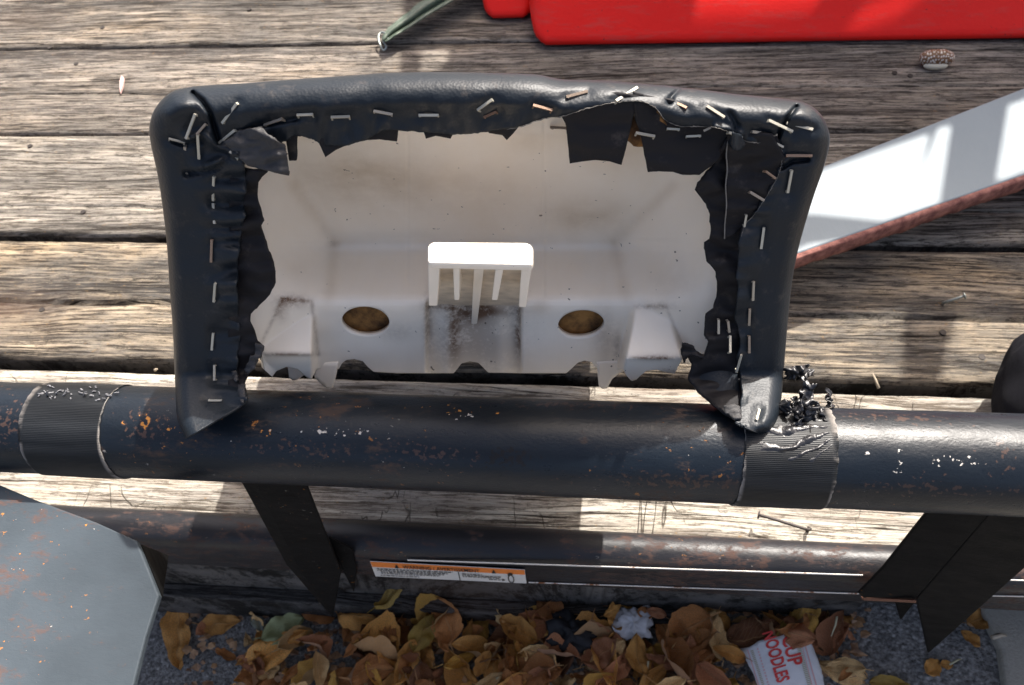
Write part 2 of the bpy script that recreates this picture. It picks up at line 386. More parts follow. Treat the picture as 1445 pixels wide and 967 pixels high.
def leafcol(name, a, c2):
    b = NB(name); n1 = b.noise(b.map(), 60, 6, .65)
    return b.out(b.mix(b.ramp(n1, (.4, 0), (.65, 1)), a, c2), .5, 0, b.bump(n1, .6, .0015))
LEAFG = leafcol('green_leaf', (.24, .26, .11), (.36, .38, .20)); LEAFY = leafcol('yellow_leaf', (.34, .22, .035), (.20, .11, .02)); LEAFGR = leafcol('grey_leaf', (.20, .22, .17), (.30, .32, .26))

# ================================================================== SETTING
def gz(x): return -.150 + .14 * np.clip(x, -.6, .5)
V = []; n = 60
gx = np.concatenate([np.linspace(-9, -.7, 8), np.linspace(-.6, .6, 50), np.linspace(.8, 9, 8)]); gy = np.linspace(-8, 9, 12)
for x in gx:
    for y in gy: V.append((x, y, gz(x)))
tag(mesh('asphalt_ground', V, grid_faces(len(gx), len(gy)), ASPH), kind='structure')
# concrete strip at the right
a = onz(1385, 862, gz(.30) + .006); bq = onz(1445, 967, gz(.33) + .006)
p = [a + [.0, .03, 0], a, onz(1412, 915, gz(.32) + .006), bq + [-.012, 0, 0], bq + [.0, -.25, 0], (.9, -.25, -.10), (.9, a[1] + .03, -.10)]
p = [np.array((q[0], q[1], gz(q[0]) + .009)) for q in p]
tag(prism('concrete_strip', p, (0, 0, -.03), CONC, bev=.003), kind='structure')

# deck: each board a part
deck = tag(empty('deck', (0, .2, 0)), kind='structure')
Y0 = .74735
gaps = {-5: .003, -4: .003, -3: .003, -2: .003, -1: .003, 0: .0022, 1: .0030, 2: .0075, 3: .0110, 4: .0}
bmats = {-5: W_TOP, -4: W_MIDA, -3: W_MIDB, -2: W_TOP, -1: W_MIDA, 0: W_TOP, 1: W_MIDA, 2: W_MIDB, 3: W_LOW, 4: W_EDGE}
cracks = {3: [(.3925, .0026, 1.2, 3)], 4: [(.262, .0012, .5, 9)], 1: [(.668, .0010, .5, 5)], 2: [(.505, .0009, .4, 8)]}
for k in range(-4, 5):
    yt = Y0 - (k - 1) * .14 - gaps.get(k - 1, .003) / 2; yb = Y0 - k * .14 + gaps[k] / 2
    rows = [(yt, -.036), (yt, -.006), (yt - .0008, -.0025), (yt - .003, -.0006), (yt - .006, 0)]
    inner = list(np.linspace(yt - .012, yb + .012, 26))
    cr_ = cracks.get(k, [])
    for cyc, wd, dp, sdd in cr_:
        inner = [q for q in inner if abs(q - cyc) > .006]
        inner += [cyc + .005, cyc + wd, cyc, cyc - wd, cyc - .005]
    inner.sort(reverse=True)
    rows += [(q, 0) for q in inner] + [(yb + .006, 0), (yb + .003, -.0006), (yb + .0008, -.0025), (yb, -.006), (yb, -.036)]
    xs = np.linspace(-1.3, 1.5, 500); V = []
    for x in xs:
        for (y, z) in rows:
            yy, zz = y, z
            zz += .0011 * nz(x * 3, y * 40, k) if z > -.03 else 0
            if z > -.03: zz += .0006 * nz(x * 12, y * 160, k + 9)
            edge = min(yt - y, y - yb)
            if edge < .004: yy += .0011 * nz(x * 9, k * 7 + (1 if y > (yt + yb) / 2 else 5)) + .0006 * nz(x * 50, k * 3 + (y > (yt + yb) / 2))
            for cyc, wd, dp, sdd in cr_:
                if abs(y - cyc) < .0051:
                    yy += .0035 * nz(x * 5, sdd) + .0009 * nz(x * 30, sdd)
                if abs(y - cyc) < 1e-6: zz -= .012 * dp * max(.3, min(1, .65 + 1.3 * nz(x * 2.5, sdd + 4)))
            V.append((x, yy, zz))
    Fc = grid_faces(len(xs), len(rows)); Fc.append(tuple(range(len(rows)))); Fc.append(tuple(reversed(range((len(xs) - 1) * len(rows), len(xs) * len(rows)))))
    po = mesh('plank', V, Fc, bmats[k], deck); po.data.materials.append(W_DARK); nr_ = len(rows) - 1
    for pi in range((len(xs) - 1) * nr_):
        if pi % nr_ in (0, nr_ - 1): po.data.polygons[pi].material_index = 1  # dirty gap-side faces, darkened also to stand in for shade in the gaps
NAILM = plain('old_nail_head', (.035, .028, .024), .7, .3, 300)
for (u, v) in [(145, 40), (108, 91), (71, 68), (43, 207), (1284, 108), (1262, 104), (118, 300), (352, 14), (1385, 505), (1330, 470), (60, 438)]:
    p = onz(u, v, 0); prism('nail_head', [(p[0] + .0026 * math.cos(a * .628), p[1] + .0026 * math.sin(a * .628), .0014) for a in range(10)], (0, 0, -.005), NAILM, deck)
for yj in (.3, .75, 1.15):
    prism('joist', [(-1.3, yj, -.04), (1.5, yj, -.04), (1.5, yj + .04, -.04), (-1.3, yj + .04, -.04)], (0, 0, -.085), W_DARK, deck)
# front board under the edge, follows the slope of the ground
prism('front_board', [(-1.3, .184, -.040), (.205, .184, -.040), (.205, .184, -.118), (-.2, .184, -.172), (-1.3, .184, -.235)], (0, .034, 0), W_DARK, deck, bev=.002)
prism('lower_board', [(-1.3, .172, -.150), (-.02, .172, -.128), (.10, .172, -.125), (.10, .172, -.16), (-.2, .172, -.185), (-1.3, .172, -.24)], (0, .012, 0), W_DARK, deck, bev=.002)

# ================================================================== STEEL FRAME
fr = tag(empty('steel_frame', (0, .167, .2)), 'black steel frame with thick round bar, angled struts and rusty lower rail', 'steel frame')
PR = .0230; PY, PZ = .16723, .20944
def ring_mesh(name, x0, x1, r, mat, nx=2, na=96, wob=0, parent=fr, ends=True, jag=0):
    xs = np.linspace(x0, x1, nx); V = []
    for i, x in enumerate(xs):
        for k in range(na):
            a = 2 * math.pi * k / na; rr = r + wob * nz(x * 40, math.cos(a) * 2, math.sin(a) * 2)
            xx = x
            if jag and i in (0, nx - 1): xx += jag * nz(a * 9, x * 50, 2) + .0015 * math.sin(a + x0 * 9)
            V.append((xx, PY + rr * math.cos(a), PZ + rr * math.sin(a)))
    Fc = [(i * na + k, i * na + (k + 1) % na, (i + 1) * na + (k + 1) % na, (i + 1) * na + k) for i in range(nx - 1) for k in range(na)]
    if ends: Fc += [tuple(range(na)), tuple(reversed(range((nx - 1) * na, nx * na)))]
    o = mesh(name, V, Fc, mat, parent)
    uv = o.data.uv_layers.new(name='UVMap')
    for p in o.data.polygons:
        for li in p.loop_indices:
            vi = o.data.loops[li].vertex_index; i, k = divmod(vi, na)
            kk = k if not (k == 0 and any(o.data.loops[q].vertex_index % na == na - 1 for q in p.loop_indices)) else na
            uv.data[li].uv = (i / (nx - 1), kk / na)
    return o
ring_mesh('main_tube', -.62, .75, PR, PIPE, 300, 96, .00018)
def pipe_x(u, v):
    d = ray(u, v); A = d[1] ** 2 + d[2] ** 2; B = 2 * (-PY * d[1] + (H - PZ) * d[2]); C_ = PY ** 2 + (H - PZ) ** 2 - PR ** 2
    s = (-B - math.sqrt(max(0, B * B - 4 * A * C_))) / (2 * A); return CAM + d * s
tl0, tl1 = pipe_x(28, 610)[0], pipe_x(142, 615)[0]
tr0, tr1 = pipe_x(1048, 650)[0], pipe_x(1180, 655)[0]
t1 = ring_mesh('grip_tape', tl0, tl1, PR + .0007, TAPE, 24, 96, .00025, ends=False, jag=.0006)
t2 = ring_mesh('grip_tape', tr0, tr1, PR + .0007, TAPE, 24, 96, .00025, ends=False, jag=.0006)
for t in (t1, t2): solid(t, .0006, -1)
def spots(mat, lst):
    """worn patches of their own shape: (centre, radii, colour, density)"""
    t = mat.node_tree; bs = t.nodes['Principled BSDF']; src = bs.inputs['Base Color'].links[0].from_socket; tc = t.nodes.new('ShaderNodeTexCoord')
    for k, (c3, r3, colr, th_) in enumerate(lst):
        mp = t.nodes.new('ShaderNodeMapping'); mp.vector_type = 'POINT'; t.links.new(tc.outputs['Object'], mp.inputs[0])
        mp.inputs['Scale'].default_value = tuple(1 / r for r in r3); mp.inputs['Location'].default_value = tuple(-c / r for c, r in zip(c3, r3))
        ln = t.nodes.new('ShaderNodeVectorMath'); ln.operation = 'LENGTH'; t.links.new(mp.outputs[0], ln.inputs[0])
        n_ = t.nodes.new('ShaderNodeTexNoise'); n_.inputs['Scale'].default_value = 420; n_.inputs['Detail'].default_value = 5; t.links.new(tc.outputs['Object'], n_.inputs['Vector'])
        su = t.nodes.new('ShaderNodeMath'); su.operation = 'MULTIPLY_ADD'; t.links.new(ln.outputs['Value'], su.inputs[0]); su.inputs[1].default_value = -.16; t.links.new(n_.outputs[0], su.inputs[2])
        gt = t.nodes.new('ShaderNodeMapRange'); t.links.new(su.outputs[0], gt.inputs[0]); gt.inputs[1].default_value = th_; gt.inputs[2].default_value = th_ + .025
        mx = t.nodes.new('ShaderNodeMix'); mx.data_type = 'RGBA'; t.links.new(gt.outputs[0], mx.inputs[0]); t.links.new(src, mx.inputs[6]); mx.inputs[7].default_value = (*colr, 1); src = mx.outputs[2]
    t.links.new(src, bs.inputs['Base Color'])
ORG, WHT, RST = (.42, .18, .035), (.48, .45, .41), (.048, .030, .025)
spots(PIPE, [(pipe_x(*p), r, c_, th_) for p, r, c_, th_ in [((205, 600), (.012, .008, .008), RST, .45), ((203, 597), (.010, .004, .004), ORG, .50), ((240, 606), (.010, .0025, .0025), ORG, .52), ((372, 611), (.006, .003, .003), ORG, .52), ((470, 611), (.034, .003, .003), WHT, .54), ((640, 578), (.030, .006, .006), ORG, .56), ((655, 588), (.010, .004, .004), WHT, .55), ((800, 570), (.05, .006, .006), RST, .49), ((430, 636), (.05, .006, .006), RST, .51), ((620, 640), (.05, .008, .008), RST, .53),
    ((1268, 655), (.003, .012, .012), WHT, .52), ((1355, 650), (.018, .0035, .0035), WHT, .52), ((1226, 640), (.0007, .0007, .0007), WHT, .3), ((1260, 590), (.04, .006, .006), RST, .51), ((1330, 690), (.05, .006, .006), RST, .51), ((1410, 640), (.012, .012, .012), RST, .53), ((980, 680), (.06, .006, .006), RST, .49), ((5, 600), (.02, .02, .02), RST, .51), ((720, 645), (.012, .005, .005), (.008, .006, .005), .42)]])
def pipe_surf(x, a, r): return np.array((x, PY + r * math.cos(a), PZ + r * math.sin(a)))
def strand(parent, x, a, n, L, lift, mat, name, w=.0012, rs=R_):
    """one torn shred of tape: a curling ribbon that starts on the bar"""
    p = pipe_surf(x, a, PR + .001); d = np.array([rs.uniform(-1, 1), math.cos(a) * rs.uniform(.2, .9), math.sin(a) * rs.uniform(.1, .9) * lift]); d /= np.linalg.norm(d)
    pts = [p]; 
    for i in range(n):
        d = d + np.array([rs.uniform(-.7, .7), rs.uniform(-.6, .6), rs.uniform(-.6, .6)]); d /= np.linalg.norm(d); pts.append(pts[-1] + d * L / n)
    return [(q, w * (1 - .5 * i / n)) for i, q in enumerate(pts)]
def ribbons(name, lst, mat, parent):
    V = []; Fc = []
    for st_ in lst:
        b0 = len(V); m = len(st_)
        for i, (q, w) in enumerate(st_):
            t = st_[min(i + 1, m - 1)][0] - st_[max(i - 1, 0)][0]; s_ = np.cross(t, (0.2, .5, 1.)); s_ = s_ / (np.linalg.norm(s_) + 1e-9)
            ang = i * .12 + b0; nn = np.cross(s_, t); nn /= np.linalg.norm(nn) + 1e-9
            s2 = s_ * math.cos(ang) + nn * math.sin(ang); V += [q - s2 * w, q + s2 * w]
            if i: Fc.append((b0 + 2 * i - 2, b0 + 2 * i - 1, b0 + 2 * i + 1, b0 + 2 * i))
    o = mesh(name, V, Fc, mat, parent); solid(o, .0004, 0); return o
TOPA = math.radians(62)
rs = random.Random(5)
L_ = [strand(fr, rs.uniform(tl0 + .002, tl1 + .001), math.radians(rs.uniform(55, 78)), 4, rs.uniform(.001, .004), .3, None, '', .0005, rs) for _ in range(34)]
tag(ribbons('frayed_tape_edge', L_, FRAYG, fr), 'pale frayed upper edge of the left tape wrap', kind='stuff')
cx = pipe_x(1128, 600)[0]
def crumple(V, Fc, p, size, ax1, ax2, seed, amp=.5, n=22):
    ax1 = np.array(ax1, float); ax1 /= np.linalg.norm(ax1); ax2 = np.array(ax2, float); ax2 -= ax1 * (ax1 @ ax2); ax2 /= np.linalg.norm(ax2); ax3 = np.cross(ax1, ax2); k = len(V)
    for i in range(n):
        for j in range(n):
            a_, b2 = i / (n - 1) - .5, j / (n - 1) - .5
            r_ = 1 + .5 * nz(a_ * 3, b2 * 3, seed + 5)
            V.append(p + size * (ax1 * (a_ * 1.6 * r_) + ax2 * (b2 * .8 * r_ + .25 * a_ * a_) + ax3 * amp * (nz(a_ * 3.2, b2 * 1.2, seed + 3, 2) + .25 * abs(nz(a_ * 7, b2 * 2.5, seed + 2, 1)))))
    Fc += [tuple(q + k for q in f) for f in grid_faces(n, n)]
V, Fc = [], []
for q in range(9):
    u_, v_ = (rs.gauss(1118, 13), rs.gauss(586, 7)) if q < 6 else (rs.gauss(1160, 7), rs.gauss(588, 7))
    p = pipe_x(u_, max(572, v_)); nrm_ = (p - np.array([p[0], PY, PZ])) / PR
    crumple(V, Fc, p + nrm_ * rs.uniform(.000, .004), rs.uniform(.006, .010) * (1 if q < 6 else .6), (rs.uniform(-1, 1), rs.uniform(-1, 1), rs.uniform(-.5, 1)), nrm_ + np.array([rs.uniform(-.6, .6)] * 3), q * 3.3, .7)
o = mesh('torn_tape_shreds', V, Fc, FRAY, fr); solid(o, .0004, 0)
V, Fc = [], []
crumple(V, Fc, pipe_x(1136, 580) + np.array([0, .006, .004]), .0065, (.3, 1, 1), (1, 0, .2), 41, .25); crumple(V, Fc, pipe_x(1128, 574) + np.array([-.001, .012, .010]), .0075, (1, .2, .1), (0, 1, .6), 47, .8)
PS = resample([pipe_x(1140, 592), pipe_x(1140, 580) + np.array([.0005, .003, .002]), pipe_x(1138, 576) + np.array([.001, .007, .006]), pipe_x(1128, 574) + np.array([-.001, .012, .010])], 26); k0 = len(V)
for i, q in enumerate(PS):
    for j in range(5): V.append(q + np.array([(j - 2) * .0007 * (1 + .4 * nz(i * .3, 1)), .0006 * nz(i * .4, j), .0009 * nz(i * .5, j * .8, 4)]))
Fc += [tuple(f_ + k0 for f_ in f) for f in grid_faces(26, 5)]
o = mesh('tape_curl', V, Fc, FRAY, fr); solid(o, .0004, 0)
# pulled, wrinkled skin of tape
V = []; nu, nv = 200, 120
for i in range(nu):
    for j in range(nv):
        s_ = i / (nu - 1); t_ = j / (nv - 1); a = math.radians(48 + 82 * t_); x = cx - .020 + .034 * s_
        env = math.sin(math.pi * s_) ** .6 * math.sin(math.pi * min(1, t_ * 1.02)) ** .7
        dx = (x - cx - .004) / .02; rad = math.hypot(dx, t_ * 1.3 - .25)
        w_ = (t_ - .38) / (.22 + .9 * (1 - s_)) ; h = .0021 * env * (.5 + .5 * math.sin(w_ * 20 + 3.5 * nz(s_ * 2.2, t_ * 2.5, 2, 2))) ** 1.3 * (.45 + .9 * abs(nz(s_ * 4, t_ * 5, 8, 2))) + .0003 * env * nz(x * 300, t_ * 9, 5)
        V.append(pipe_surf(x + .002 * nz(t_ * 6, 4), a, PR + .0002 + max(0, h)))
o = mesh('stretched_tape', V, grid_faces(nu, nv), FRAY, fr)

# struts
def D_at_y(u, v, y): return float(-(RC.T @ (ony(u, v, y) - CAM))[2])
def P_(u, v, D): return atd(u, v, D)
def Y_(u, v, y): return ony(u, v, y)
bk = VIEW * .003
def planar(keys, order):
    """keys: three 3-D points of the plane; order: list of 3-D points or (u, v) seen on that plane"""
    a_, b2, c2 = keys; nn3 = np.cross(b2 - a_, c2 - a_); out = []
    for q in order:
        if len(q) == 2:
            d = ray(*q); out.append(CAM + d * (((a_ - CAM) @ nn3) / (d @ nn3)))
        else: out.append(q)
    return out
k1 = [P_(357, 676, .415), Y_(469, 872, .146), Y_(481, 806, .150)]
prism('strut', planar(k1, [k1[0], (430, 678), (461, 757), k1[2], k1[1], (418, 797)]), bk, DARKM, fr, .0006)
k2 = [P_(338, 676, .425), k1[0] + VIEW * .0002, k1[1] + VIEW * .0002]
prism('strut_flange', planar(k2, [k2[0], k2[1], k2[2], (404, 797)]), bk, DARKM, fr, .0006)
prism('strut_flange', [Y_(463, 757, .160), Y_(497, 775, .160), Y_(503, 804, .157), Y_(499, 836, .155), Y_(484, 807, .155)], bk, DARKM, fr, .0006)
k3 = [P_(1408, 712, .370), Y_(1311, 922, .138), Y_(1446, 802, .146)]
prism('strut', planar(k3, [k3[0], (1530, 716), (1520, 748), k3[2], k3[1], (1294, 845)]), bk, DARKM, fr, .0006)
k4 = [P_(1318, 712, .385), k3[0] + VIEW * .0002, planar(k3, [(1294, 844)])[0] + VIEW * .0002]
prism('strut_flange', planar(k4, [k4[0], k4[1], k4[2], (1219, 844), (1212, 837), (1247, 801)]), bk, DARKM, fr, .0006)
prism('strut_flange', [Y_(1262, 840, .158), Y_(1294, 838, .156), Y_(1290, 852, .155), Y_(1272, 875, .154)], bk, DARKM, fr, .0006)
prism('rusty_cut_edge', [Y_(1218, 843.5, .1512), Y_(1293, 847.5, .1442), Y_(1293, 851, .1442), Y_(1219, 847.5, .1512)], bk, RUSTEDGE, fr)
# lower rail: rolled top and a flat face below
prof = []
ry, rz, rr = .1725, .0455, .0125
for k in range(20):
    a = math.radians(-60 + k * 250 / 19); prof.append((ry + rr * math.cos(a), rz + rr * math.sin(a)))
prof += [(.160, .040), (.1600, .010), (.1600, .0075), (.1635, .0075), (.1635, .035)]
xs = np.linspace(-.55, .75, 160); V = []
for x in xs:
    for (y, z) in prof: V.append((x, y + .0003 * nz(x * 30, z * 80), z + .0003 * nz(x * 25, y * 90, 4)))
npf = len(prof); Fc = [(i * npf + k, i * npf + (k + 1) % npf, (i + 1) * npf + (k + 1) % npf, (i + 1) * npf + k) for i in range(len(xs) - 1) for k in range(npf)]
Fc += [tuple(range(npf)), tuple(reversed(range((len(xs) - 1) * npf, len(xs) * npf)))]
prism('rail_light_block', [(-.55, .176, -.032), (.75, .176, -.032), (.75, .1862, -.032), (-.55, .1862, -.032)], (0, 0, .075), RAILM, fr)  # hidden filler added behind the rail to stop sun leaking onto the leaves
o = mesh('lower_rail', V, Fc, RAILM, fr); bmx = bmesh.new(); bmx.from_mesh(o.data); bmesh.ops.recalc_face_normals(bmx, faces=bmx.faces); bmx.to_mesh(o.data); bmx.free()
m_ = o.modifiers.new('split', 'EDGE_SPLIT'); m_.split_angle = math.radians(40)
FY = .1592
def onface(u, v, dy=0): return ony(u, v, FY - dy)
def stripe(u0, v0, u1, v1, w):
    a = onface(u0, v0); c2 = onface(u1, v1); n = 60; V = []
    for i in range(n):
        t = i / (n - 1); x = a[0] + (c2[0] - a[0]) * t; z = a[2] + (c2[2] - a[2]) * t
        for q in (-1, 1): V.append((x, FY, z + q * (w / 2 * (1 + .25 * nz(x * 90, q * 3, 1)))))
    o = mesh('stripe', V, grid_faces(n, 2), STRIPE, fr, False); solid(o, .0004, 0)
stripe(575, 790.5, 1217, 812, .0018); stripe(746, 822, 1212, 838, .0015); stripe(1400, 818, 1500, 821, .0016); stripe(1400, 841, 1500, 843, .0016)
# warning label
lb = [onface(522, 792.5, .0006), onface(740.5, 804.5, .0006), onface(743, 823.5, .0006), onface(530, 813.5, .0006)]
WHITE = plain('label_white', (.66, .64, .60), .5, 0, 120, .12); ORANGE = plain('label_orange', (.80, .22, .035), .5, 0, 120, .15); BLACKP = plain('label_black', (.012, .012, .012), .5)
lab = prism('warning_label', lb, (0, .0004, 0), WHITE, fr)
def lerp(a, b, t): return np.array(a) + (np.array(b) - np.array(a)) * t
def lp(s_, t_, dy=.0002): return lerp(lerp(lb[0], lb[1], s_), lerp(lb[3], lb[2], s_), t_) - np.array([0, dy, 0])
prism('orange_band', [lp(.002, .01), lp(.998, .01), lp(.998, .33), lp(.004, .33)], (0, .0002, 0), ORANGE, lab)
def quad(name, s0, t0, s1_, t1_, mat, par, dy=.0004): return prism(name, [lp(s0, t0, dy), lp(s1_, t0, dy), lp(s1_, t1_, dy), lp(s0, t1_, dy)], (0, .0002, 0), mat, par)
quad('divider', .565, .36, .570, .97, BLACKP, lab)
V = []; Fc = []
for (s0, s1_, tt) in [(.03, .53, .42), (.03, .50, .52), (.05, .47, .62), (.05, .44, .72), (.04, .30, .86), (.59, .72, .47), (.59, .84, .57), (.59, .83, .66), (.76, .84, .78)]:
    s = s0
    while s < s1_:
        w = R_.uniform(.008, .028); b0 = len(V); V += [lp(s, tt - .022, .0005), lp(min(s + w, s1_), tt - .022, .0005), lp(min(s + w, s1_), tt + .022, .0005), lp(s, tt + .022, .0005)]; Fc.append((b0, b0 + 1, b0 + 2, b0 + 3)); s += w + .006
tag(mesh('small_print', V, Fc, BLACKP, lab, False), kind='stuff')
V = []; Fc = []; nn = 28
for k in range(nn):
    a = 2 * math.pi * k / nn; ro = .036 if not (k > 17 and k < 24) else .052
    V += [lp(.905 + .72 * .036 * math.cos(a) * .55, .66 + .25 * math.sin(a), .0006), lp(.905 + .72 * ro * math.cos(a) * .80, .66 + .25 * ro / .036 * 1.25 * math.sin(a), .0006)]
for k in range(nn): b0 = 2 * k; c0 = 2 * ((k + 1) % nn); Fc.append((b0, c0, c0 + 1, b0 + 1))
mesh('ring_symbol', V, Fc, BLACKP, lab, False)
mesh('arrow', [lp(.845, .70, .0006), lp(.868, .77, .0006), lp(.845, .84, .0006)], [(0, 1, 2)], BLACKP, lab, False)
def text_mesh(nm, body, mat, parent, fn, xs=1., bold=.0, cuts=1, align='LEFT'):
    """letters as thin meshes; fn maps letter coordinates to a 3-D point"""
    cu = bpy.data.curves.new(nm, 'FONT'); cu.body = body; cu.size = 1; cu.offset = bold; cu.resolution_u = 3; cu.align_x = align
    t = bpy.data.objects.new('t', cu); col.objects.link(t); dg = bpy.context.evaluated_depsgraph_get(); me = bpy.data.meshes.new_from_object(t.evaluated_get(dg)); bpy.data.objects.remove(t)
    bm = bmesh.new(); bm.from_mesh(me); bmesh.ops.triangulate(bm, faces=bm.faces)
    if cuts: bmesh.ops.subdivide_edges(bm, edges=bm.edges, cuts=cuts)
    x0 = min(v.co.x for v in bm.verts); x1 = max(v.co.x for v in bm.verts)
    for vtx in bm.verts: vtx.co = Vector(fn((vtx.co.x - x0) / (x1 - x0) if xs is None else vtx.co.x * xs, vtx.co.y))
    bm.to_mesh(me); bm.free(); me.materials.clear(); me.materials.append(mat); me.name = nm
    o = bpy.data.objects.new(nm, me); col.objects.link(o); o.parent = parent; return o
ux = lb[1] - lb[0]; th = np.linalg.norm(lb[3] - lb[0]); wlab = np.linalg.norm(ux)
def chp(o, par):   # child of a part whose mesh is already in the root's space
    o.parent = par; o.matrix_parent_inverse = Matrix.Identity(4)
text_mesh('label_heading', 'WARNING / AVERTISSEMENT', BLACKP, lab, lambda x, y: lp(.21 + .50 * x, .285 - y * .30, .0008), None, .012, 0)
for s_ in (.17, .80): mesh('hazard_triangle', [lp(s_ - .014, .29, .0007), lp(s_ + .014, .29, .0007), lp(s_, .04, .0007)], [(0, 1, 2)], BLACKP, lab, False)
# side plate and its gusset
pz = lambda u, v: onz(u, v, .200)
pl = [pz(-160, 640), pz(-30, 672), pz(44, 703), pz(135, 737), pz(193, 763), pz(224, 840), pz(205, 900), pz(188, 967), pz(175, 1030), pz(-200, 1030)]
prism('side_plate', pl, (0, 0, -.004), PLATEM, fr, .0008)
prism('plate_gusset', [pz(193, 763) + [0, 0, -.005], onz(238, 783, .060), onz(236, 800, .045), onz(224, 842, .185), pz(224, 840) + [0, 0, -.005]], (-.003, 0, -.003), DARKM, fr, .0006)

# ================================================================== SEAT
seat = tag(empty('seat_back', (-.06, .2, .22)), 'white plastic seat shell with torn black leatherette folded over its rim and stapled', 'seat back')
OUT = [(262, 619), (250, 590), (247, 540), (244, 470), (239, 400), (235, 340), (229, 290), (222, 245), (213, 205), (211, 178), (219, 153), (240, 131), (268, 123), (300, 120), (340, 118), (390, 114), (430, 111), (460, 109), (490, 107), (520, 105), (545, 103), (600, 102), (640, 102), (683, 103), (732, 104), (762, 106), (792, 112), (830, 113), (870, 115), (902, 118), (925, 120), (942, 121), (962, 124), (1000, 128), (1030, 132), (1060, 135), (1090, 138), (1118, 141), (1140, 147), (1158, 161), (1168, 180), (1171, 200), (1163, 235), (1150, 272), (1138, 310), (1127, 350), (1119, 390), (1113, 440), (1108, 500), (1103, 560), (1097, 592), (1085, 608), (1070, 612)]
INN = [(345, 569), (340, 545), (338, 520), (336, 480), (335, 430), (336, 380), (340, 330), (345, 290), (346, 250), (344, 236), (344, 228), (348, 222), (360, 212), (380, 206), (404, 199), (418, 192), (441, 197), (456, 204), (485, 206), (518, 197), (545, 185), (600, 187), (640, 190), (683, 187), (732, 179), (765, 168), (796, 163), (830, 152), (870, 144), (900, 142), (924, 152), (938, 169), (960, 178), (993, 178), (1020, 183), (1050, 198), (1075, 202), (1092, 204), (1102, 210), (1103, 222), (1101, 236), (1096, 250), (1086, 270), (1073, 290), (1052, 318), (1043, 345), (1040, 390), (1040, 440), (1044, 500), (1045, 550), (1046, 575), (1044, 590), (1042, 597)]
STAPLES = [(276, 161, 263, 196), (291, 175, 278, 190), (279, 190, 281, 224), (261, 207, 264, 245), (238, 196, 261, 202), (335, 146, 314, 174), (332, 184, 310, 202), (399, 168, 373, 177), (324, 214, 336, 225), (302, 249, 301, 283), (301, 287, 303, 316), (299, 338, 298, 370), (304, 400, 302, 426), (301, 470, 299, 494), (303, 515, 303, 537), (294, 565, 313, 565), (419, 163, 442, 162), (467, 166, 494, 165), (527, 157, 554, 162), (591, 163, 619, 163), (674, 156, 695, 141), (683, 166, 701, 158), (752, 149, 779, 156), (799, 137, 829, 129), (869, 143, 899, 124), (777, 180, 799, 181), (897, 188, 924, 193), (945, 142, 969, 153), (997, 150, 1022, 166), (941, 182, 959, 183), (968, 193, 989, 192), (993, 185, 1003, 180), (1028, 187, 1047, 195), (1084, 170, 1118, 186), (1110, 174, 1147, 183), (1061, 186, 1096, 191), (1109, 220, 1146, 220), (1080, 242, 1094, 252), (1058, 271, 1078, 283), (1117, 240, 1111, 272), (1053, 303, 1050, 320), (1078, 321, 1074, 351), (1063, 397, 1062, 424), (1058, 436, 1057, 459), (1057, 474, 1057, 498), (1046, 501, 1039, 525), (1071, 578, 1067, 593), (1014, 451, 1014, 471), (1027, 453, 1029, 469), (1030, 474, 1030, 498), (1089, 200, 1105, 208)]
def rimD(P): return .300 - .00042 * np.maximum(0, P[:, 1] - 530) + .085 * (P[:, 1] - 120) / 480 + .004 * (722 - P[:, 0]) / 500
OUTD = resample(OUT, 400)
CREASES = [([(272, 131), (286, 143), (297, 160), (303, 180), (308, 201)], 3.0, .0060), ([(1124, 150), (1112, 166), (1104, 180), (1096, 196)], 2.6, .0045), ([(262, 246), (285, 244), (305, 238), (322, 222)], 3.5, .0035), ([(244, 200), (262, 204), (283, 200)], 3, .002),
           ([(1103, 238), (1118, 228), (1140, 226)], 3, .003), ([(958, 126), (948, 136), (945, 145)], 3, .0025), ([(1036, 196), (1040, 176), (1030, 160)], 4, .002), ([(338, 187), (365, 178), (395, 172), (420, 168)], 3, .0022)]
RIDGES = [([(262, 196), (285, 188), (306, 205), (335, 217)], 7, .0035), ([(290, 236), (315, 226), (336, 216)], 5, .0035), ([(1010, 180), (1030, 184), (1045, 190)], 6, .003), ([(240, 160), (250, 150), (262, 146)], 12, .002)]
def coverD(P, dents=True):
    P = np.asarray(P, float); d = dist_poly(P, OUTD)
    top = np.clip((P[:, 1] * -1 + 260) / 120, 0, 1) * np.clip((1172 - P[:, 0]) / 60, 0, 1) * np.clip((P[:, 0] - 212) / 60, 0, 1)
    rp = 20 + 26 * top; rd = .010 + .010 * top
    q = np.clip(1 - d / rp, 0, 1); D = rimD(P) + rd * (1 - np.sqrt(np.maximum(0, 1 - q * q)))
    D = D + .0035 * np.clip((d - rp) / 50, 0, 1.5) * top
    # folds that run in from the rim on the side bands, deeper near the torn edge
    inn = np.clip((d - 45) / 50, 0, 1)
    w = np.array([nz(p[0] * .008, p[1] * .042, 3.3, 2) for p in P]); w2 = np.array([nz(p[0] * .045, p[1] * .02, 7.3, 2) for p in P])
    side = np.clip((P[:, 1] - 200) / 60, 0, 1)
    D = D + .0085 * inn * side * w + .0022 * (1 - side) * w2 * np.clip((d - 30) / 50, 0, 1)
    D = D + .0008 * np.array([nz(p[0] * .012, p[1] * .014, 1, 2) for p in P])
    for L, s, a in CREASES: D = D + a * np.exp(-(dist_poly(P, polyarr(L)) / s) ** 2)
    for L, s, a in RIDGES: D = D - a * np.exp(-(dist_poly(P, polyarr(L)) / s) ** 2)
    if dents:
        for (a, b_, c_, e) in STAPLES:
            D = D + .0012 * np.exp(-(dist_poly(P, polyarr([(a, b_), (c_, e)])) / 9) ** 2)
    return D
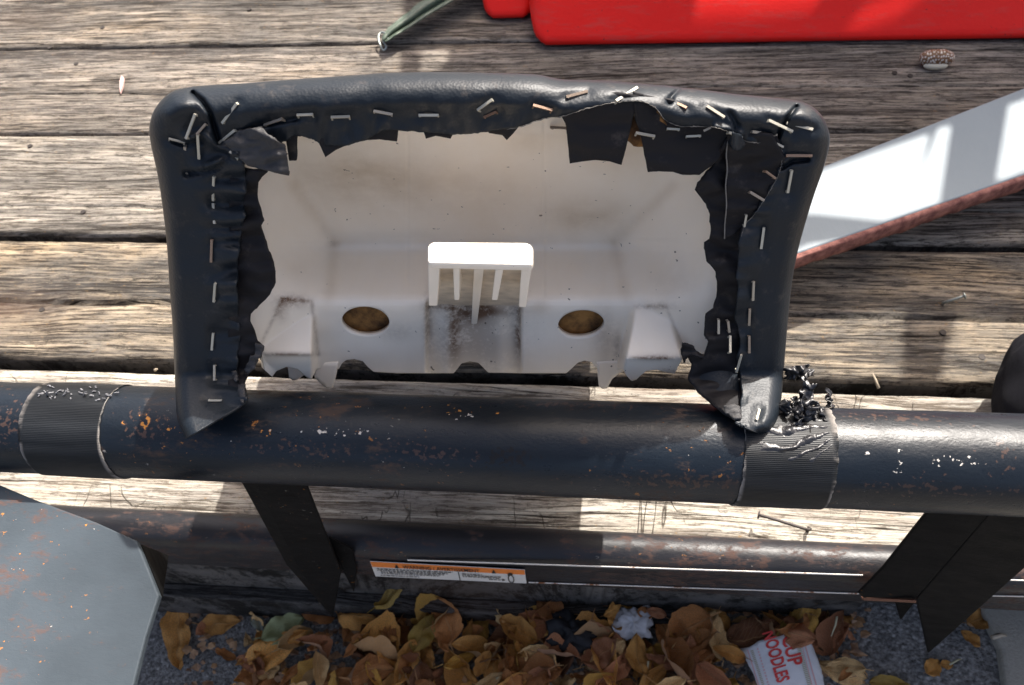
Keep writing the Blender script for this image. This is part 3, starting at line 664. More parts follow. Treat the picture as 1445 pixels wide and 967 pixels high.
# cover: leather strip from silhouette to torn inner edge
NS, NT = 560, 40
O_ = resample(OUT, NS); I_ = resample(INN, NS)
for i in range(NS):
    I_[i] += np.array([R_.uniform(-.5, .5), R_.uniform(-.7, .7)])
    if I_[i][1] > 250: I_[i][0] += 5.5 * nz(I_[i][1] * .028, 7.7 if I_[i][0] < 600 else 2.2, 1, 2)
tt = np.linspace(0, 1, NT) ** 1.25
P = np.concatenate([O_[i][None] + (I_[i] - O_[i])[None] * tt[:, None] for i in range(NS)])
D = coverD(P)
V = [atd(p[0], p[1], d) for p, d in zip(P, D)]
cov = mesh('leather_cover', V, [tuple(reversed(f)) for f in grid_faces(NS, NT)], LEATHER, seat); solid(cov, .0011, -1)
if np.array(cov.data.polygons[2000].normal) @ VIEW > 0: cov.data.flip_normals()
# pale fabric line along the torn edge
V = []; rngI = range(int(NS * .46), int(NS * .90))
V2, F2 = [], []
for a_, b_ in ((.455, .60), (.60, .86)):
    idx = list(range(int(NS * a_), int(NS * b_)))
    Pp = I_[idx]; Dd = coverD(Pp) - .0003
    path = [atd(p[0], p[1], d) + np.random.default_rng(3).normal(0, .0001, 3) for p, d in zip(Pp, Dd)]
    vv_, ff_ = tube(path, [.00004 + .00030 * abs(nz(i * .9, 2)) for i in range(len(path))], 5); k0 = len(V2); V2 += vv_; F2 += [tuple(q + k0 for q in f) for f in ff_]
mesh('torn_edge', V2, F2, CUTEDGE, seat)
# unseen cushion body behind the shell, made deep and narrow for its deck shadow
def bodyloop():
    top = resample(OUT[3:49], 150)
    bot = [(x, 505.) for x in np.linspace(1104, 246, 90)[1:-1]]
    return np.concatenate([top, polyarr(bot)]), 150
# shell depth
BV = np.array([100, 150, 190, 260, 325, 335, 345, 355, 415, 424, 432, 445, 520, 600]); BD = np.array([.312, .320, .331, .368, .404, .4105, .4140, .4140, .3925, .3905, .3915, .3955, .4200, .445])
def smin(a, b, k): h = np.clip(.5 + .5 * (b - a) / k, 0, 1); return b + (a - b) * h - k * h * (1 - h)
def sstep(x, a, b): t = np.clip((x - a) / (b - a), 0, 1); return t * t * (3 - 2 * t)
def base(v):
    return (np.interp(v - 7, BV, BD) + 2 * np.interp(v, BV, BD) + np.interp(v + 7, BV, BD)) / 4
def shellD(P):
    u, v = P[:, 0], P[:, 1]; B = base(v); rm = .300 + .085 * (v - 120) / 480 + .013
    u = np.clip(u, 346, 1014); Lb = np.interp(v, [150, 200, 340, 425, 520], [378, 396, 474, 465, 457]); Rb = np.interp(v, [150, 200, 340, 425, 520], [1002, 972, 866, 882, 892])
    B2 = np.maximum(B, rm + .002)
    wl = rm + (B2 - rm) * (u - 338) / (Lb - 338); wr = rm + (B2 - rm) * (1022 - u) / (1022 - Rb)
    D = smin(smin(B, wl, .0050), wr, .0050)
    # side boxes
    lx = np.interp(v, [419, 492, 540], [397, 366, 350]); bx = sstep(u, lx - 5, lx + 6) * (1 - sstep(u, 438, 450)) * sstep(v, 416, 428)
    top_ = .3915 - .0045 * np.clip((v - 425) / 70, 0, 1); top_ = top_ + .00055 * np.clip(v - 500, 0, 60)
    D = D + (np.minimum(top_, D) - D) * bx
    rx = np.interp(v, [431, 500, 540], [941, 966, 975]); rl = np.interp(v, [431, 507, 540], [893, 876, 872])
    bx2 = sstep(u, rl - 5, rl + 8) * (1 - sstep(u, rx - 6, rx + 5)) * sstep(v, 426, 438)
    top2 = .3875 - .0045 * np.clip((v - 435) / 65, 0, 1) + .00055 * np.clip(v - 506, 0, 60)
    D = D + (np.minimum(top2, D) - D) * bx2
    # recess under the bracket with a shallow middle channel
    rc = sstep(u, 599, 607) * (1 - sstep(u, 730, 738)) * sstep(v, 418, 436)
    D = D + rc * (.0085 - .0045 * np.exp(-((u - 630) / 16) ** 2) - .0045 * np.exp(-((u - 706) / 16) ** 2))
    # moulding lines
    for ux_ in (575., 768.): D = D + .0005 * np.exp(-((u - ux_) / 1.3) ** 2) * (v < 420)
    D = D + .0012 * np.array([nz(a * .010, b_ * .010, 4) for a, b_ in P])
    return D
BOT = [(328, 480), (350, 488), (365, 494), (371, 505), (373, 522), (384, 532), (390, 524), (404, 518), (420, 521), (433, 533), (440, 535), (446, 522), (452, 520), (478, 521), (483, 512), (489, 508), (500, 507), (512, 510), (519, 518), (527, 525), (560, 527), (640, 527), (646, 520), (651, 513), (663, 510), (675, 512), (682, 519), (689, 526), (740, 527), (799, 527), (808, 519), (815, 512), (825, 509), (835, 511), (841, 519), (847, 523), (872, 521), (880, 522), (883, 529), (891, 538), (898, 536), (904, 530), (912, 524), (927, 522), (940, 526), (952, 528), (957, 517), (965, 504), (985, 500), (1026, 498)]
HOLES = [(516, 453.5, 33.5, 20.5, 4), (820, 457.5, 32.5, 19.5, -5)]
NU, NV = 350, 200
us = np.linspace(328, 1026, NU); bo = polyarr(BOT); P = []
for u in us:
    ve = np.interp(u, bo[:, 0], bo[:, 1])
    P.append(np.stack([np.full(NV, u), np.concatenate([np.linspace(148, 479, 166), np.linspace(479, max(ve, 479.5), NV - 165)[1:]])], 1))
P = np.concatenate(P)
inside = np.zeros(len(P), bool); cw = us[1] - us[0]
for (hx, hy, a, b_, dg) in HOLES:
    th_ = math.radians(dg); G3 = P.reshape(NU, NV, 2); ic = int(round((hx - us[0]) / cw)); jc = int(np.argmin(abs(G3[ic, :, 1] - hy))); ch_ = G3[ic, jc + 1, 1] - G3[ic, jc, 1]
    m_ = int(round(a * .84 / cw)); n_ = int(round(b_ * .84 / ch_)); x0, y0 = G3[ic, jc]
    for i in range(ic - int(1.5 * m_), ic + int(1.5 * m_) + 1):
        for j in range(jc - int(1.5 * n_), jc + int(1.5 * n_) + 1):
            xi, yi = (i - ic) / m_, (j - jc) / n_; c_ = max(abs(xi), abs(yi))
            if c_ == 0: inside[i * NV + j] = True; continue
            rr2 = math.hypot(xi, yi); k = c_ / rr2; ex, ey = xi * k * a, yi * k * b_     # on the ellipse when c_ = 1
            tx, ty = ex * math.cos(th_) - ey * math.sin(th_), ex * math.sin(th_) + ey * math.cos(th_)
            wgt = max(0, min(1, (1.5 - c_) * 2)); wgt = wgt * wgt * (3 - 2 * wgt) if c_ > 1 else 1
            gx_, gy_ = G3[i, j]; G3[i, j] = (gx_ * (1 - wgt) + (hx + tx) * wgt, gy_ * (1 - wgt) + (hy + ty) * wgt)
            if c_ < .999: inside[i * NV + j] = True
    P = G3.reshape(-1, 2)
D = shellD(P)
def g_(P, x, y, sx_, sy_): return np.exp(-((P[:, 0] - x) / sx_) ** 2 - ((P[:, 1] - y) / sy_) ** 2)
grime = (.95 * g_(P, 733, 465, 7, 38) * (P[:, 0] < 736) + .6 * g_(P, 604, 455, 6, 40) + .75 * g_(P, 668, 436, 26, 22) + .55 * g_(P, 640, 470, 10, 45) + .5 * g_(P, 700, 440, 40, 7) + .55 * g_(P, 625, 432, 30, 6) + .55 * g_(P, 668, 480, 60, 50)
         + .75 * g_(P, 412, 425, 22, 9) + .5 * g_(P, 396, 440, 10, 14) + .45 * g_(P, 925, 432, 26, 6) + .5 * g_(P, 872, 490, 6, 22) + .5 * g_(P, 405, 500, 40, 4) + .6 * g_(P, 400, 528, 16, 5) + .6 * g_(P, 945, 526, 16, 6) + .45 * g_(P, 925, 505, 35, 3)
         + .35 * g_(P, 495, 515, 18, 8) + .25 * g_(P, 560, 470, 25, 12) + .3 * g_(P, 850, 470, 16, 34) + .3 * g_(P, 470, 345, 8, 5) + .35 * g_(P, 925, 505, 30, 6))
stain_crease = (.9 * g_(P, 500, 245, 95, 42) + .85 * g_(P, 825, 305, 52, 24) + .5 * g_(P, 870, 215, 60, 30) + .45 * g_(P, 650, 270, 120, 38) + .5 * g_(P, 745, 195, 30, 22) + .6 * g_(P, 763, 432, 14, 10) + .5 * g_(P, 857, 480, 12, 34) + .35 * g_(P, 420, 380, 30, 25) + .5 * g_(P, 950, 400, 40, 30))
def gl_(P, L, s_): return np.exp(-(dist_poly(P, polyarr(L)) / s_) ** 2)
stain_crease = stain_crease + .40 * gl_(P, [(415, 262), (473, 342), (464, 424)], 9) + .35 * gl_(P, [(950, 262), (867, 342), (884, 424)], 9) + .25 * gl_(P, [(473, 342), (867, 342)], 6)  # also tints the creases browner to set walls off from floor
grime = grime + .45 * gl_(P, [(397, 421), (440, 426), (449, 500)], 3) + .3 * gl_(P, [(896, 433), (940, 433), (966, 495)], 2.5) + .4 * gl_(P, [(398, 424), (366, 490)], 2.5) + .35 * gl_(P, [(375, 500), (440, 501)], 2) + .45 * gl_(P, [(885, 505), (950, 506)], 1.6) + .25 * gl_(P, [(606, 431), (735, 431)], 5)
cols = np.stack([np.clip(grime, 0, 1), np.clip(stain_crease, 0, 1), np.zeros(len(P)), np.ones(len(P))], 1)
V = [atd(p[0], p[1], d) for p, d in zip(P, D)]
Fc = [f for f in grid_faces(NU, NV) if not all(inside[i] or False for i in f) and not any(inside[i] for i in f)]
sh = mesh('plastic_shell', V, Fc, PLASTIC, seat, cols=cols)
if np.array(sh.data.polygons[500].normal) @ VIEW > 0: sh.data.flip_normals()
solid(sh, .0032, -1)
# feet behind the shell
def flatD(v0): return lambda P: np.full(len(P), v0) + .0002 * (P[:, 1] - 520)
for poly in ([(842, 512), (845, 545), (850, 549), (857, 548), (864, 535), (874, 527), (884, 522), (884, 508)], [(440, 512), (444, 533), (453, 542), (461, 548), (470, 547), (474, 530), (477, 512)]):
    patch('foot', poly, flatD(.418), PLASTIC, seat, 4, 0, .0025)
patch('foot', [(405, 510), (408, 533), (413, 537), (420, 536), (428, 530), (440, 528), (440, 510)], flatD(.412), PLASTIC, seat, 4, 0, .0025)
# padding seen through the holes
def foamD(P): return shellD(P) + .008 + .0015 * np.array([nz(a * .05, b_ * .05) for a, b_ in P])
patch('foam_padding', [(350, 160), (1000, 160), (1000, 470), (960, 490), (880, 490), (845, 495), (800, 500), (700, 490), (640, 490), (540, 500), (470, 490), (400, 490), (350, 470)], foamD, FOAM, seat, 9, 0, 0)
def linD(off, amp=.003, f=.03, seed=0):
    return lambda P: rimD(P) + off + amp * np.array([nz(p[0] * f * .4, p[1] * f, seed, 2) for p in P])
patch('foam_scrap', [(880, 195), (895, 166), (903, 180), (908, 196), (910, 207), (895, 207)], linD(.008, .001), FOAM, seat, 4, .8, .003)
patch('foam_scrap', [(928, 155), (936, 168), (942, 176), (935, 182), (926, 168)], linD(.004, .001), FOAM, seat, 4, .8, .002)
LL = [(325, 232), (378, 243), (370, 250), (365, 257), (363, 276), (367, 295), (372, 311), (367, 321), (377, 350), (385, 370), (388, 386), (388, 400), (381, 416), (375, 423), (362, 435), (354, 443), (353, 453), (359, 470), (362, 483), (369, 489), (364, 500), (357, 512), (349, 529), (344, 540), (346, 553), (343, 567), (322, 560), (322, 400)]
patch('vinyl_lining', LL, linD(.0035, .0045, .045, 2.2), LINING, seat, 4, .25)
TABS = [[(398, 180), (403, 195), (408, 227), (418, 227), (420, 193), (425, 180)], [(443, 188), (449, 200), (459, 222), (474, 212), (489, 205), (497, 190)],
        [(503, 180), (510, 199), (518, 198), (535, 197), (560, 200), (562, 184), (562, 170), (503, 170)], [(594, 175), (598, 187), (601, 196), (615, 192), (636, 196), (640, 188), (642, 175)],
        [(678, 172), (690, 188), (709, 191), (715, 198), (724, 189), (733, 178), (735, 168)],
        [(786, 140), (790, 160), (798, 175), (801, 200), (804, 231), (822, 228), (840, 226), (860, 228), (877, 233), (882, 215), (888, 190), (893, 168), (902, 135), (870, 130)],
        [(893, 130), (896, 168), (904, 190), (909, 215), (914, 243), (930, 242), (950, 243), (963, 247), (987, 247), (1012, 228), (1028, 205), (1040, 180), (1030, 165), (940, 140)]]
for i, tb in enumerate(TABS): patch('lining_tab', tb, linD(.0040, .0018, .03, i * 3.1), LINING, seat, 4, .15)
R1 = [(1026, 190), (1012, 228), (990, 250), (980, 268), (990, 280), (998, 289), (1002, 305), (1003, 325), (1001, 340), (995, 343), (997, 367), (1010, 384), (1013, 404), (1012, 420), (1007, 437), (997, 444), (995, 471), (1000, 484), (994, 503), (982, 496), (970, 487), (964, 491), (968, 500), (976, 515), (972, 535), (985, 553), (1020, 583), (1046, 599), (1062, 590), (1062, 400), (1070, 300), (1110, 230), (1095, 186)]
patch('vinyl_lining', R1, linD(.0050, .005, .04, 5.5), LINING, seat, 4, .25)
patch('lining_tab', [(1026, 190), (1025, 240), (1024, 290), (1022, 338), (1035, 332), (1048, 322), (1078, 290), (1108, 225), (1090, 188)], linD(.0028, .0035, .04, 8.5), LINING, seat, 4, .3)
path = resample([(1027, 200), (1025, 218), (1026.3, 240), (1024.0, 262), (1025.2, 290), (1023.0, 315), (1022.5, 337)], 40); Dn = linD(.0028, .0035, .04, 8.5)(path) - .0003
vv_, ff_ = tube([atd(p[0], p[1], d) for p, d in zip(path, Dn)], .00028, 5); mesh('torn_edge', vv_, ff_, CUTEDGE, seat)
patch('corner_flap', [(316, 200), (338, 186), (369, 178), (383, 196), (400, 205), (404, 215), (406, 226), (408, 248), (395, 246), (377, 241), (349, 234), (326, 213)], lambda P: rimD(P) - .0022 + .0035 * np.array([nz(p[0] * .03, p[1] * .06, 9) for p in P]) - .00004 * (P[:, 0] - 340), SUEDE, seat, 3.5, .3)
patch('corner_flap', [(1034, 186), (1046, 190), (1052, 204), (1046, 213), (1034, 212), (1027, 202)], lambda P: rimD(P) - .002 - .0035 * np.exp(-((P[:, 0] - 1035) / 6) ** 2), LEATHER, seat, 3, .2)
# torn white-backed tatters at both lower corners
for poly, off in (([(360, 487), (369, 489), (372, 492), (365, 505), (360, 520), (350, 528), (345, 522), (352, 508), (360, 500)], -.001), ([(336, 543), (344, 541), (346, 552), (344, 569), (339, 566), (335, 555)], -.001), ([(329, 527), (334, 525), (336, 532), (333, 540), (330, 535)], -.0015)):
    patch('tatter', poly, linD(off, .004, .09, 4), SUEDE, seat, 3, .6)
patch('tatter', [(963, 484), (972, 485), (980, 492), (994, 503), (990, 508), (978, 500), (970, 505), (966, 512), (962, 498)], linD(.001, .004, .09, 6), LINING, seat, 3, .8)
patch('tatter', [(1020, 573), (1036, 570), (1046, 574), (1047, 590), (1036, 590), (1022, 582)], linD(.0, .004, .09, 7), SUEDE, seat, 3, .6)
# thickness of the wings
def wing(poly, d0, d1):
    pts = [atd(x, y, rimD(polyarr([(x, y)]))[0] + d0) for x, y in poly]
    bks = [atd(x + (676 - x) * .004, y - 3, rimD(polyarr([(x, y)]))[0] + d1) - p for (x, y), p in zip(poly, pts)]
    prism('padded_wing', pts, bks, LEATHER, seat, .003, True)
wing([(247, 470), (250, 540), (253, 590), (263, 613), (300, 590), (338, 566), (333, 540), (332, 470)], .012, .022)
wing([(1048, 470), (1040, 560), (1020, 580), (1046, 596), (1070, 606), (1083, 603), (1094, 588), (1100, 550), (1105, 470)], .012, .022)
wing([(985, 510), (975, 535), (985, 551), (1022, 582), (1042, 592), (1046, 560), (1046, 500)], .009, .016)
lp_, ntp = bodyloop()
cen = np.array([671., 330.]); V = []; nr = 16; nl = len(lp_)
for j in range(nr):
    q = j / (nr - 1)
    for i, p in enumerate(lp_):
        rim_ = rimD(p[None])[0]; side = i < ntp
        f0 = rim_ + (.010 if p[1] > 250 else .018) if side else .436
        dd = f0 + (.650 - f0) * q
        k = min(.99 - .03 * q, .318 / dd) * (1 - .5 * max(0, q - .86) ** 1.2 * 3)
        c_ = cen + np.array([-24 * q, 0]); pp = c_ + (p - cen) * k
        V.append(atd(pp[0], pp[1], dd))
Fc = [(j * nl + i, j * nl + (i + 1) % nl, (j + 1) * nl + (i + 1) % nl, (j + 1) * nl + i) for j in range(nr - 1) for i in range(nl)]
V.append(atd(cen[0] - 24, cen[1], .656)); last = len(V) - 1
Fc += [((nr - 1) * nl + i, (nr - 1) * nl + (i + 1) % nl, last) for i in range(nl)]
mesh('cushion_shadow_body', V, Fc, LEATHER, seat)

# bracket: cap, web and five ribs
brk = empty('mounting_bracket', (0, 0, 0)); brk.parent = seat; brk.matrix_parent_inverse = Matrix.Translation(-Vector(seat.location))
def bpart(name, pts, back, bev=.0008): 
    o = prism(name, pts, back, PLASTIC, None, bev); o.parent = brk; o.matrix_parent_inverse = Matrix.Identity(4); return o
DC = .3070
zc_ = atd(678, 370, DC)[2]
def capz(u, v, dz=0): return onz(u, v, zc_ + dz)
cap = [capz(603, 366), capz(603, 348), capz(605, 343), capz(612, 340.5), capz(742, 341.5), capz(749, 344), capz(752, 349), capz(752, 367), capz(751, 374), capz(604, 371)]
bpart('cap', cap, (0, 0, -.0042), .0012)
zsh = lambda u, v: atd(u, v, float(shellD(polyarr([(u, v)]))[0]) + .001)
yb_ = capz(678, 345)[1] - .005
def rib(x0, x1, b0, b1, vb, free=True):
    A = capz(x0, 372, -.0035); B = capz(x1, 372, -.0035); yq = A[1] + .45 * (yb_ - A[1]); C = ony(b1, vb, yq) if free else zsh(b1, vb); Dp = ony(b0, vb, yq) if free else zsh(b0, vb)
    A2 = A.copy(); B2 = B.copy(); A2[1] = B2[1] = yb_
    n = [A, B, C, Dp]; bk_ = [np.array([0, yb_ - A[1], 0]), np.array([0, yb_ - B[1], 0]), np.array([0, .016, .0]), np.array([0, .016, .0])]
    bpart('rib', n, bk_, .0004)
rib(604, 621, 605, 617, 432); rib(639, 649, 641, 648, 424); rib(669, 684, 665, 673, 458, False); rib(700, 712, 694, 702, 424); rib(736, 751, 732, 742, 434)
W1 = capz(606, 372, -.004); W2 = capz(749, 372, -.004); W1[1] = W2[1] = yb_ - .0012
WEBM = plain('grimy_plastic', (.60, .50, .38), .6, 0, 130, .5)
o = bpart('web', [W1, W2, zsh(742, 428) + [0, 0, -.002], zsh(608, 428) + [0, 0, -.002]], (0, .0025, 0), .0003); o.data.materials[0] = WEBM

# staples
def staple_mesh():
    V, Fc = [], []
    def bx(x0, x1, y0, y1, z0, z1):
        k = len(V); V.extend([(x, y, z) for x in (x0, x1) for y in (y0, y1) for z in (z0, z1)])
        Fc.extend([tuple(k + q for q in f) for f in ((0, 1, 3, 2), (4, 6, 7, 5), (0, 4, 5, 1), (2, 3, 7, 6), (0, 2, 6, 4), (1, 5, 7, 3))])
    bx(-.5, .5, -.5, .5, 0, 1); bx(-.5, -.42, -.5, .5, -3, 0); bx(.42, .5, -.5, .5, -3, 0)
    me = bpy.data.meshes.new('staple'); me.from_pydata(V, [], Fc); me.materials.append(STAPLE); me.update(); return me
SM = staple_mesh()
for i, (a, b_, c_, e) in enumerate(STAPLES):
    pp = polyarr([(a, b_), (c_, e)]); Dd = coverD(pp) - .0007
    if (a, b_) == (777, 180): Dd = shellD(pp) - .001; Dd[1] -= .004
    if a > 890 and 180 < b_ < 195 and a < 1000 and i > 20: Dd = linD(.0030, .0)(pp)
    P0 = atd(a, b_, Dd[0]); P1 = atd(c_, e, Dd[1]); ax = Vector(P1 - P0); L = ax.length; ax.normalize()
    nrm = -Vector(VIEW); nrm += Vector((R_.uniform(-.2, .2), R_.uniform(-.2, .2), R_.uniform(-.2, .2))); nrm = (nrm - ax * nrm.dot(ax)).normalized(); yv_ = nrm.cross(ax)
    o = bpy.data.objects.new('staple', SM); col.objects.link(o); o.parent = seat
    w = .00100 if L > .006 else .0008
    m = Matrix((ax * L, yv_ * w, nrm * .00055)).transposed().to_4x4(); m.translation = Vector((P0 + P1) / 2)
    o.matrix_basis = Matrix.Translation(-Vector(seat.location)) @ m

# ================================================================== THINGS ON THE DECK
# red container
can = tag(empty('red_container', (.3, .8, 0)), 'big scuffed red plastic container standing at the top edge of the deck', 'container')
def rbox(name, x0, x1, y0, y1, z0, z1, mat, parent, bev, seg=5, taper=0):
    pts = [(x0, y0, z0), (x1, y0, z0), (x1, y1, z0), (x0, y1, z0)]
    o = prism(name, pts, (0, 0, z1 - z0), mat, parent, 0, True); bevel(o, bev, seg, 30); return o
def tray(name, x0, x1, y0, y1, h, bev):
    n = 8; pts = [(x0, y0, .002), (x0, y0 + 1.3 * h, h), (x0, y1, h), (x0, y1, .002)]
    o = prism(name, pts, (x1 - x0, 0, 0), RED, can, 0, True); bevel(o, bev, 5, 20); return o
tray('body', -.083, .62, .722, 1.05, .16, .020)
tray('side_lug', -.140, -.075, .772, 1.02, .12, .016)
# painted board
bd = tag(empty('painted_board', (.25, .5, .05)), 'pale blue painted board with a chipped brick red edge lying across the planks at right', 'board')
BZ = .055
q = [onz(1030, 300, BZ), onz(1165, 233, BZ), onz(1445, 124, BZ), onz(1640, 48, BZ), onz(1640, 170, BZ), onz(1445, 247, BZ), onz(1125, 358, BZ), onz(1030, 392, BZ)]
brd = prism('board_body', q, (0, 0, -.016), PAINT, bd, .0015)
# chipped red edge strip along the near side
ea, eb, ec = q[7], q[6], q[5]; e0 = ea; e1 = q[4]; V = []; n = 160
dirn = (e1 - e0) / np.linalg.norm(e1 - e0); perp = np.array([dirn[1], -dirn[0], 0])
for i in range(n):
    tt_ = i / (n - 1) * 3; k_ = min(2, int(tt_)); pl_ = [q[7], q[6], q[5], q[4]]; p = pl_[k_] + (pl_[k_ + 1] - pl_[k_]) * (tt_ - k_) - np.array([0, 0, .0006]); h = .0155 + .0035 * nz(i * .12, 3) + .0015 * nz(i * .6, 8)
    for (a_, z_) in ((-.001, 0), (.0030 + .0004 * nz(i * .3, 1), -.0004), (.0036, -.003), (.0034, -h * .6), (.0028 + .001 * nz(i * .5, 9), -h), (-.001, -h)): V.append(p + perp * a_ + np.array([0, 0, z_]))
mesh('painted_edge', V, grid_faces(n, 6), BRICK, bd)
prism('support_block', [(.40, .50, -.001), (.46, .53, -.001), (.44, .58, -.001), (.38, .55, -.001)], (0, 0, BZ - .017), W_DARK, bd)
prism('support_block', [(.12, .42, -.001), (.15, .43, -.001), (.14, .47, -.001), (.11, .46, -.001)], (0, 0, BZ - .017), W_DARK, bd)
# olive strap with a wire hook
stp = tag(empty('strap', (-.2, .8, .0)), 'olive green webbing strap with a small metal hook left of the red container', 'strap')
b = NB('olive_webbing'); n1 = b.noise(b.map((200, 200, 200)), 1, 4); n2 = b.noise(b.map(), 20, 3)
OLIVE = b.out(b.mix(n1, (.035, .05, .035), (.12, .16, .11)), .5, 0, b.bump(n1, .6, .001))
A = resample([(541, 58), (552, 46), (575, 30), (600, 12), (640, -12), (700, -50)], 40); V = []
wd = np.interp(np.linspace(0, 1, 40), [0, .08, .3, .6, 1], [3, 6, 9, 11, 12])
for i, p in enumerate(A):
    t = A[min(i + 1, 39)] - A[max(i - 1, 0)]; t /= np.linalg.norm(t); nn_ = np.array([-t[1], t[0]])
    for k in range(9):
        f = (k - 4) / 4; pp = p + nn_ * wd[i] * f; V.append(onz(pp[0], pp[1], .010 + .012 * i / 40 + .004 * math.cos(f * 5 + 1) + .001 * nz(i * .3, k)))
solid(mesh('webbing', V, grid_faces(40, 9), OLIVE, stp), .0014)
GALV = plain('dull_zinc', (.33, .36, .33), .4, .7, 200)
hp = [onz(u, v, z) for u, v, z in [(550, 48, .012), (545, 47, .012), (538, 46, .011), (534, 52, .010), (536, 62, .008), (541, 71, .004), (545, 66, .006), (541, 58, .010), (548, 54, .012)]]
vv_, ff_ = tube(resample(hp, 50), .0011, 7); mesh('hook', vv_, ff_, GALV, stp)
# seashell
b = NB('spotted_shell'); v1 = b.vor(b.map(), 420, 'F1', .6)
SHM = b.out(b.mix(b.ramp(v1, (.30, 1), (.42, 0)), (.20, .10, .045), (.72, .68, .60)), .4, 0, b.bump(v1, .6, .001))
shl = tag(empty('seashell', tuple(onz(1324, 80, 0))), 'small brown seashell with white bumps at the foot of the red container', 'seashell')
c0 = onz(1322, 82, .009); V = []
for i in range(28):
    for j in range(28):
        a = 2 * math.pi * i / 28; t = j / 27 * math.pi
        r1 = math.sin(t) ** .8; rr_ = 1 + .06 * math.sin(a * 9) * math.sin(t * 7)
        V.append(c0 + np.array([-.0165 * math.cos(t), .0085 * r1 * math.cos(a) * rr_, .008 * r1 * math.sin(a) * rr_]))
mesh('spotted_back', V, grid_faces(28, 28, True), SHM, shl)
c1 = c0 + np.array([-.001, -.0065, -.004]); V = []
for i in range(20):
    for j in range(16):
        a = 2 * math.pi * i / 20; t = j / 15 * math.pi; V.append(c1 + np.array([-.0115 * math.cos(t), .0045 * math.sin(t) * math.cos(a), .0040 * math.sin(t) * math.sin(a)]))
mesh('pale_lip', V, grid_faces(20, 16, True), plain('cream_shell', (.66, .60, .46), .35, 0, 100, .1), shl)
# red and white sliver, chips
c0 = onz(173, 121, .002)
o = prism('sliver', [onz(171, 133, .002), onz(170.5, 118, .002), onz(173, 109.5, .002), onz(176, 112, .002), onz(174.5, 124, .002)], (0, 0, .003), plain('pale_red_sliver', (.62, .42, .38), .6, 0, 400, .5), None)
tag(o, 'tiny red and white splinter lying on the left plank above the seat corner', 'splinter')
# nails
def nail(pts, label, r=.0011, shaft=GALV):
    e = tag(empty('bent_nail', tuple(pts[0])), label, 'nail')
    vv_, ff_ = tube(resample(pts, 24), r, 8); mesh('shaft', vv_, ff_, shaft, e)
    hd = np.array(pts[0]); d = np.array(pts[0]) - np.array(pts[1]); d /= np.linalg.norm(d)
    vv_, ff_ = tube([hd, hd + d * .0012], r * 2.4, 10); mesh('head', vv_, ff_, shaft, e)
RN = plain('rusty_nail', (.07, .06, .055), .6, .4, 300)
nail([onz(1072, 727, .012), onz(1090, 732, .013), onz(1139, 747, .011), onz(1141, 745, .004), onz(1138, 755, -.003)], 'bent dark nail lying on the bleached plank below the right tape wrap', .0011, RN)
nail([onz(1360, 418, .013), onz(1345, 423, .010), onz(1333, 427, .005), onz(1329, 430, -.003)], 'short bent silver nail in the plank below the painted board', .0011)
for (u, v, a, L, lab_) in [(1240, 548, 1.9, .012, 'thin wood splinter standing in the gap right of the torn tape'), (218, 523, .3, .003, 'small pale pebble in the gap left of the seat')]:
    p = onz(u, v, -.001); q2 = p + L * np.array([math.cos(a), math.sin(a), .3]); vv_, ff_ = tube([p, (p + q2) / 2 + [0, .0006, 0], q2], [.0012, .0010, .0005], 6)
    tag(mesh('splinter' if L > .005 else 'pebble', vv_, ff_, plain('splinter_wood', (.36, .30, .22), .8), None), lab_, 'splinter' if L > .005 else 'pebble')
# black cloth bag at the right edge
bgp = onz(1525, 600, .045); V = []
for i in range(60):
    for j in range(40):
        a = 2 * math.pi * i / 60; t = j / 39 * math.pi
        x = .050 * math.sin(t) ** .9 * math.cos(a); y = .075 * math.sin(t) ** .9 * math.sin(a); z = .050 * math.cos(t)
        k = 1 + .10 * nz(x * 18, y * 18, z * 18) + .03 * nz(x * 60, y * 60, z * 60) ; V.append(bgp + np.array([x * k, y * k, z * k * (1.0 if z > 0 else .9)]))
CLOTH = plain('black_felt', (.012, .012, .016), .95, 0, 500, .5, .9, .0015, .15)
tag(mesh('cloth_bag', V, grid_faces(60, 40, True), CLOTH), 'rounded black felt bag at the right edge of the photo behind the bar', 'bag')

# ================================================================== LEAVES AND LITTER ON THE GROUND
def leaf_mesh(seed, L=1., W=.48, curl=.3, fold=.2, notch=0):
    rs = random.Random(seed); V = []; nu, nv = 17, 9
    for i in range(nu):
        s = i / (nu - 1); w = W * (math.sin(math.pi * s ** .85) ** .75) * (1 + .10 * nz(s * 5, seed)) * .5
        for j in range(nv):
            t = (j - (nv - 1) / 2) / ((nv - 1) / 2); ww = w * (1 + .12 * nz(s * 9, t * .5 + seed, 4))
            z = fold * abs(t) ** 1.3 * w * 2 + curl * (s - .5) ** 2 * 1.3 + .20 * nz(s * 3, t * 1.5, seed) + .04 * math.sin(s * 14 + abs(t) * 3) * abs(t)
            V.append(((s - .5) * L, t * ww + .05 * math.sin(s * 3 + seed), z * .8))
    Fc = grid_faces(nu, nv)
    k = len(V); V += [(-.5 * L, -.012, V[4][2]), (-.5 * L, .012, V[4][2]), (-.66 * L, .03, .06), (-.66 * L, .045, .06)]; Fc.append((k, k + 1, k + 3, k + 2))
    me = bpy.data.meshes.new('leaf'); me.from_pydata(V, [], Fc); me.materials.append(LEAF); me.polygons.foreach_set('use_smooth', [True] * len(me.polygons))
    uv = me.uv_layers.new(name='UVMap')
    for p in me.polygons:
        for li in p.loop_indices:
            vi = me.loops[li].vertex_index
            uv.data[li].uv = (vi // nv / (nu - 1), vi % nv / (nv - 1)) if vi < k else (.5, .5)
    me.update(); return me
CV = [R_.uniform(-.9, 1.3) for _ in range(22)]
